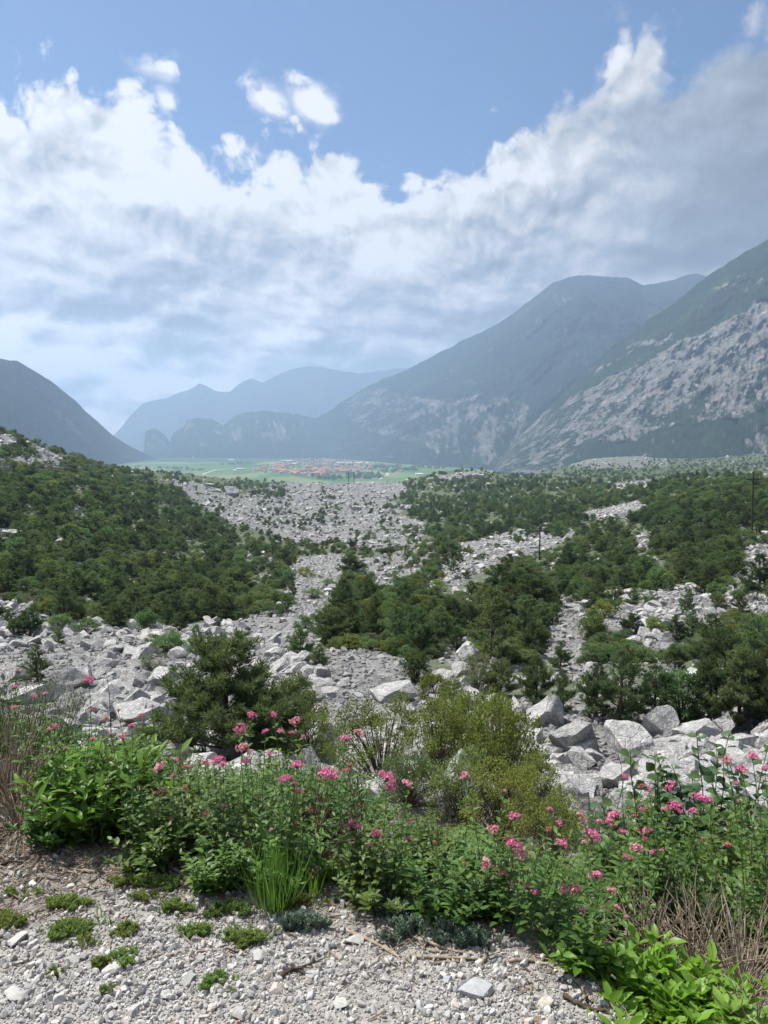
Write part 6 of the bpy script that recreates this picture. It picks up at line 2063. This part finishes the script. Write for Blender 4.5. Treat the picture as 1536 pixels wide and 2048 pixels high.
        link("roof", q.mesh("roof", [roofs[m]]), e)
        tag(e, lab, "building", "large buildings of the plain")
    # campanile
    X, Y = on_plain(628, 932)
    e = link("church_tower", None, loc=(X, Y, PLAIN_Z))
    b, q, c = MB(), MB(), MB()
    b.box((0, 0, 13), (6, 6, 26))
    c.box((0, 0, 28), (5, 5, 4))
    q.add([[-3.4, -3.4, 30], [3.4, -3.4, 30], [3.4, 3.4, 30], [-3.4, 3.4, 30], [0, 0, 37]], [[0, 1, 4], [1, 2, 4], [2, 3, 4], [3, 0, 4]])
    link("shaft", b.mesh("shaft", [walls[4]]), e)
    link("belfry", c.mesh("belfry", [walls[0]]), e)
    link("spire", q.mesh("spire", [roofs[2]]), e)
    tag(e, "slim grey bell tower standing above the village roofs", "church tower")
    # garden trees between the houses
    rows = []
    for k in range(46):
        px, py = r.uniform(505, 770), r.uniform(917, 955)
        X, Y = on_plain(px, py)
        if any(abs(X - a) < 12 and abs(Y - b2) < 14 for a, b2, *_ in spots):
            continue
        pr = SHRUBS[k % 6]
        e = plant_tree(pr, (X, Y, PLAIN_Z - 0.3), r.uniform(8, 15), r.uniform(0, 6), r.uniform(0.5, 0.9))
        e.name = "garden_tree"
        e["category"] = "tree"
        rows.append([e, "small dark", "garden tree", ("behind" if py < 928 else "between" if py < 942 else "in front of") + " the village houses, " + ("left end" if px < 590 else "centre" if px < 680 else "right end"), px])
    label_all(rows, "garden trees of the village")
    # tree lines and copses of the plain
    P, S, I, R = [], [], [], []
    for px0, py0, px1, py1, n, sp in ((330, 912, 470, 914, 50, 1.2), (270, 920, 330, 917, 24, 1), (440, 929, 520, 926, 26, .8), (740, 936, 800, 934, 60, 3.0), (760, 944, 830, 940, 50, 2.0), (640, 957, 760, 955, 70, 2.5), (820, 936, 1010, 926, 150, 5), (480, 918, 740, 915, 70, 1.2), (1000, 944, 1080, 934, 60, 4), (270, 936, 420, 941, 24, 2), (600, 911, 1000, 918, 130, 3), (690, 950, 760, 949, 30, 1)):
        for k in range(n):
            t = r.uniform()
            px, py = px0 + (px1 - px0) * t + r.normal(0, 3), py0 + (py1 - py0) * t + r.normal(0, sp * .6)
            X, Y = on_plain(px, max(py, 906))
            h = r.uniform(7, 15)
            P.append((X, Y, PLAIN_Z - 0.3))
            S.append((h * 1.1, h * 1.1, h))
            R.append((0, 0, r.uniform(0, 6)))
            I.append(int(r.integers(0, 6)))
    scatter("tree_belts", P, R, S, I, [joined(p) for p in SHRUBS], "dark tree belts and copses on the green plain", "trees")


build_village()


# ------------------------------------------------------------------ poles, wires, the road on the left hillside
def build_poles():
    wood = bark_material("pole_wood", (0.035, 0.030, 0.026), (0.085, 0.072, 0.06), 6)
    metal = flat_mat("insulator", (0.35, 0.36, 0.36))
    dark = flat_mat("cable_black", (0.03, 0.03, 0.03))
    tops = []
    for px, py0, py1, arm, dx, lab in ((1503, 1086, 943, True, 4, "tall dark utility pole with crossarm on the right hillside"), (1079, 1120, 1054, True, 1, "second utility pole, before the pale block on the middle scree"),
                                       (904, 1120, 1086, False, 0, "third small utility pole standing on the grey scree"), (810, 1112, 1092, False, 0, "smallest utility pole at the left end of the line")):
        p = ground_hit(px, py0)[0]
        top = at(px + dx, py1, p[1])
        H = top[2] - p[2]
        e = link("utility_pole", None, loc=p - [0, 0, 0.1])
        b, c, q = MB(), MB(), MB()
        ln = np.array([top[0] - p[0], 0, H + 0.1])
        t = np.linspace(0, 1, 6)[:, None]
        b.tube(ln * t, 0.17 - 0.06 * t[:, 0], 8)
        link("shaft", b.mesh("shaft", [wood], True), e)
        zc = H * (0.90 if arm else 0.97)
        xo = ln[0] * 0.9
        c.box((xo, 0, zc), (2.0 if arm else 1.2, 0.14, 0.16))
        link("crossarm", c.mesh("crossarm", [wood]), e)
        for s in (-0.9, 0.9, 0.0):
            q = MB()
            hw = s * (1.0 if arm else 0.55)
            z = zc + 0.08 if s else H + 0.1
            q.tube([(xo + hw, 0, z), (xo + hw, 0, z + 0.12), (xo + hw, 0, z + 0.26)], [0.05, 0.09, 0.06], 7)
            link("insulator", q.mesh("insulator", [metal], True), e)
        tag(e, lab, "utility pole", "utility poles crossing the rockfall")
        tops.append([np.array([p[0] + xo + s * (1 if arm else .55), p[1], p[2] - 0.1 + zc + 0.3]) for s in (-0.9, 0.9)])
    far = np.array([95.0, 62.0, float(ground_z(95.0, 62.0)) + 9.5])
    for w in range(2):
        b = MB()
        chain = [far + [w * 1.5, 0, 0]] + [t[w] for t in tops]
        for a, c in zip(chain[:-1], chain[1:]):
            t = np.linspace(0, 1, 24)[:, None]
            pts = a * (1 - t) + c * t - np.array([0, 0, 1.0]) * (np.linalg.norm(c - a) * 0.022) * 4 * t * (1 - t)
            b.tube(pts - chain[1], 0.012, 4)
        tag(link("power_cable", b.mesh("power_cable", [dark], True), loc=chain[1]), ("thin power cable strung along the outer crossarm ends, %s one") % ("left" if w == 0 else "right"), "cable", "power cables")
    for px, py0, py1, lab in ((697, 968, 945, "thin mast left of its pair before the village"), (708, 968, 943, "thin mast right of its pair before the village"), (520, 952, 919, "thin mast left of the village"), (566, 960, 952, "short mast by the dark wooded hummock")):
        p = ground_hit(px, py0)[0]
        if np.isnan(p).any():
            continue
        H = float(at(px, py1, p[1])[2] - p[2])
        e = link("utility_mast", None, loc=p - [0, 0, 0.5])
        b, c = MB(), MB()
        b.tube([(0, 0, 0), (0, 0, H * .5), (0, 0, H + .5)], [0.5, 0.4, 0.3], 6)
        c.box((0, 0, H * 0.93), (3.0, 0.4, 0.4))
        link("shaft", b.mesh("shaft", [dark], True), e)
        link("crossarm", c.mesh("crossarm", [dark]), e)
        tag(e, lab, "mast", "far masts")
    # road wall high on the left hillside
    m = flat_mat("ochre_wall", (0.40, 0.33, 0.20), (0.26, 0.21, 0.13), 0.6)
    gm = flat_mat("rail_steel", (0.36, 0.36, 0.35))
    px = np.linspace(-160, 235, 60)
    P = ground_hit(px, np.interp(px, [-160, 0, 235], [950, 947, 940]))
    P = P[~np.isnan(P[:, 0])]
    Yt = np.convolve(np.pad(P[:, 1], 4, "edge"), np.ones(9) / 9, "valid")
    X = P[:, 0] / P[:, 1] * Yt
    Z = ground_z(X, Yt)
    e = link("road_wall", None, loc=(X[30], Yt[30], Z[30]))
    for nm, mt, z0, z1, th in (("wall_body", m, -1.0, 1.5, 0.5), ("guard_rail", gm, 2.0, 2.35, 0.12)):
        n = len(X)
        o = np.array([X[30], Yt[30], Z[30]])
        A = np.stack([X, Yt, Z], -1) - o
        v = np.concatenate([A + [0, 0, z0], A + [0, 0, z1], A + [0, th, z1], A + [0, th, z0]])
        i = np.arange(n - 1)
        f = np.concatenate([np.stack([i + a * n, i + 1 + a * n, i + 1 + ((a + 1) % 4) * n, i + ((a + 1) % 4) * n], -1) for a in range(4)])
        link(nm, np_mesh(nm, v, f, [mt]), e)
    b = MB()
    for k in range(0, len(X), 3):
        b.box((X[k] - X[30], Yt[k] - Yt[30] + 0.3, Z[k] - Z[30] + 1.7), (0.15, 0.15, 1.2))
    link("rail_posts", b.mesh("rail_posts", [gm]), e)
    tag(e, "low ochre road wall with guard rail high on the left hillside", "wall")


build_poles()
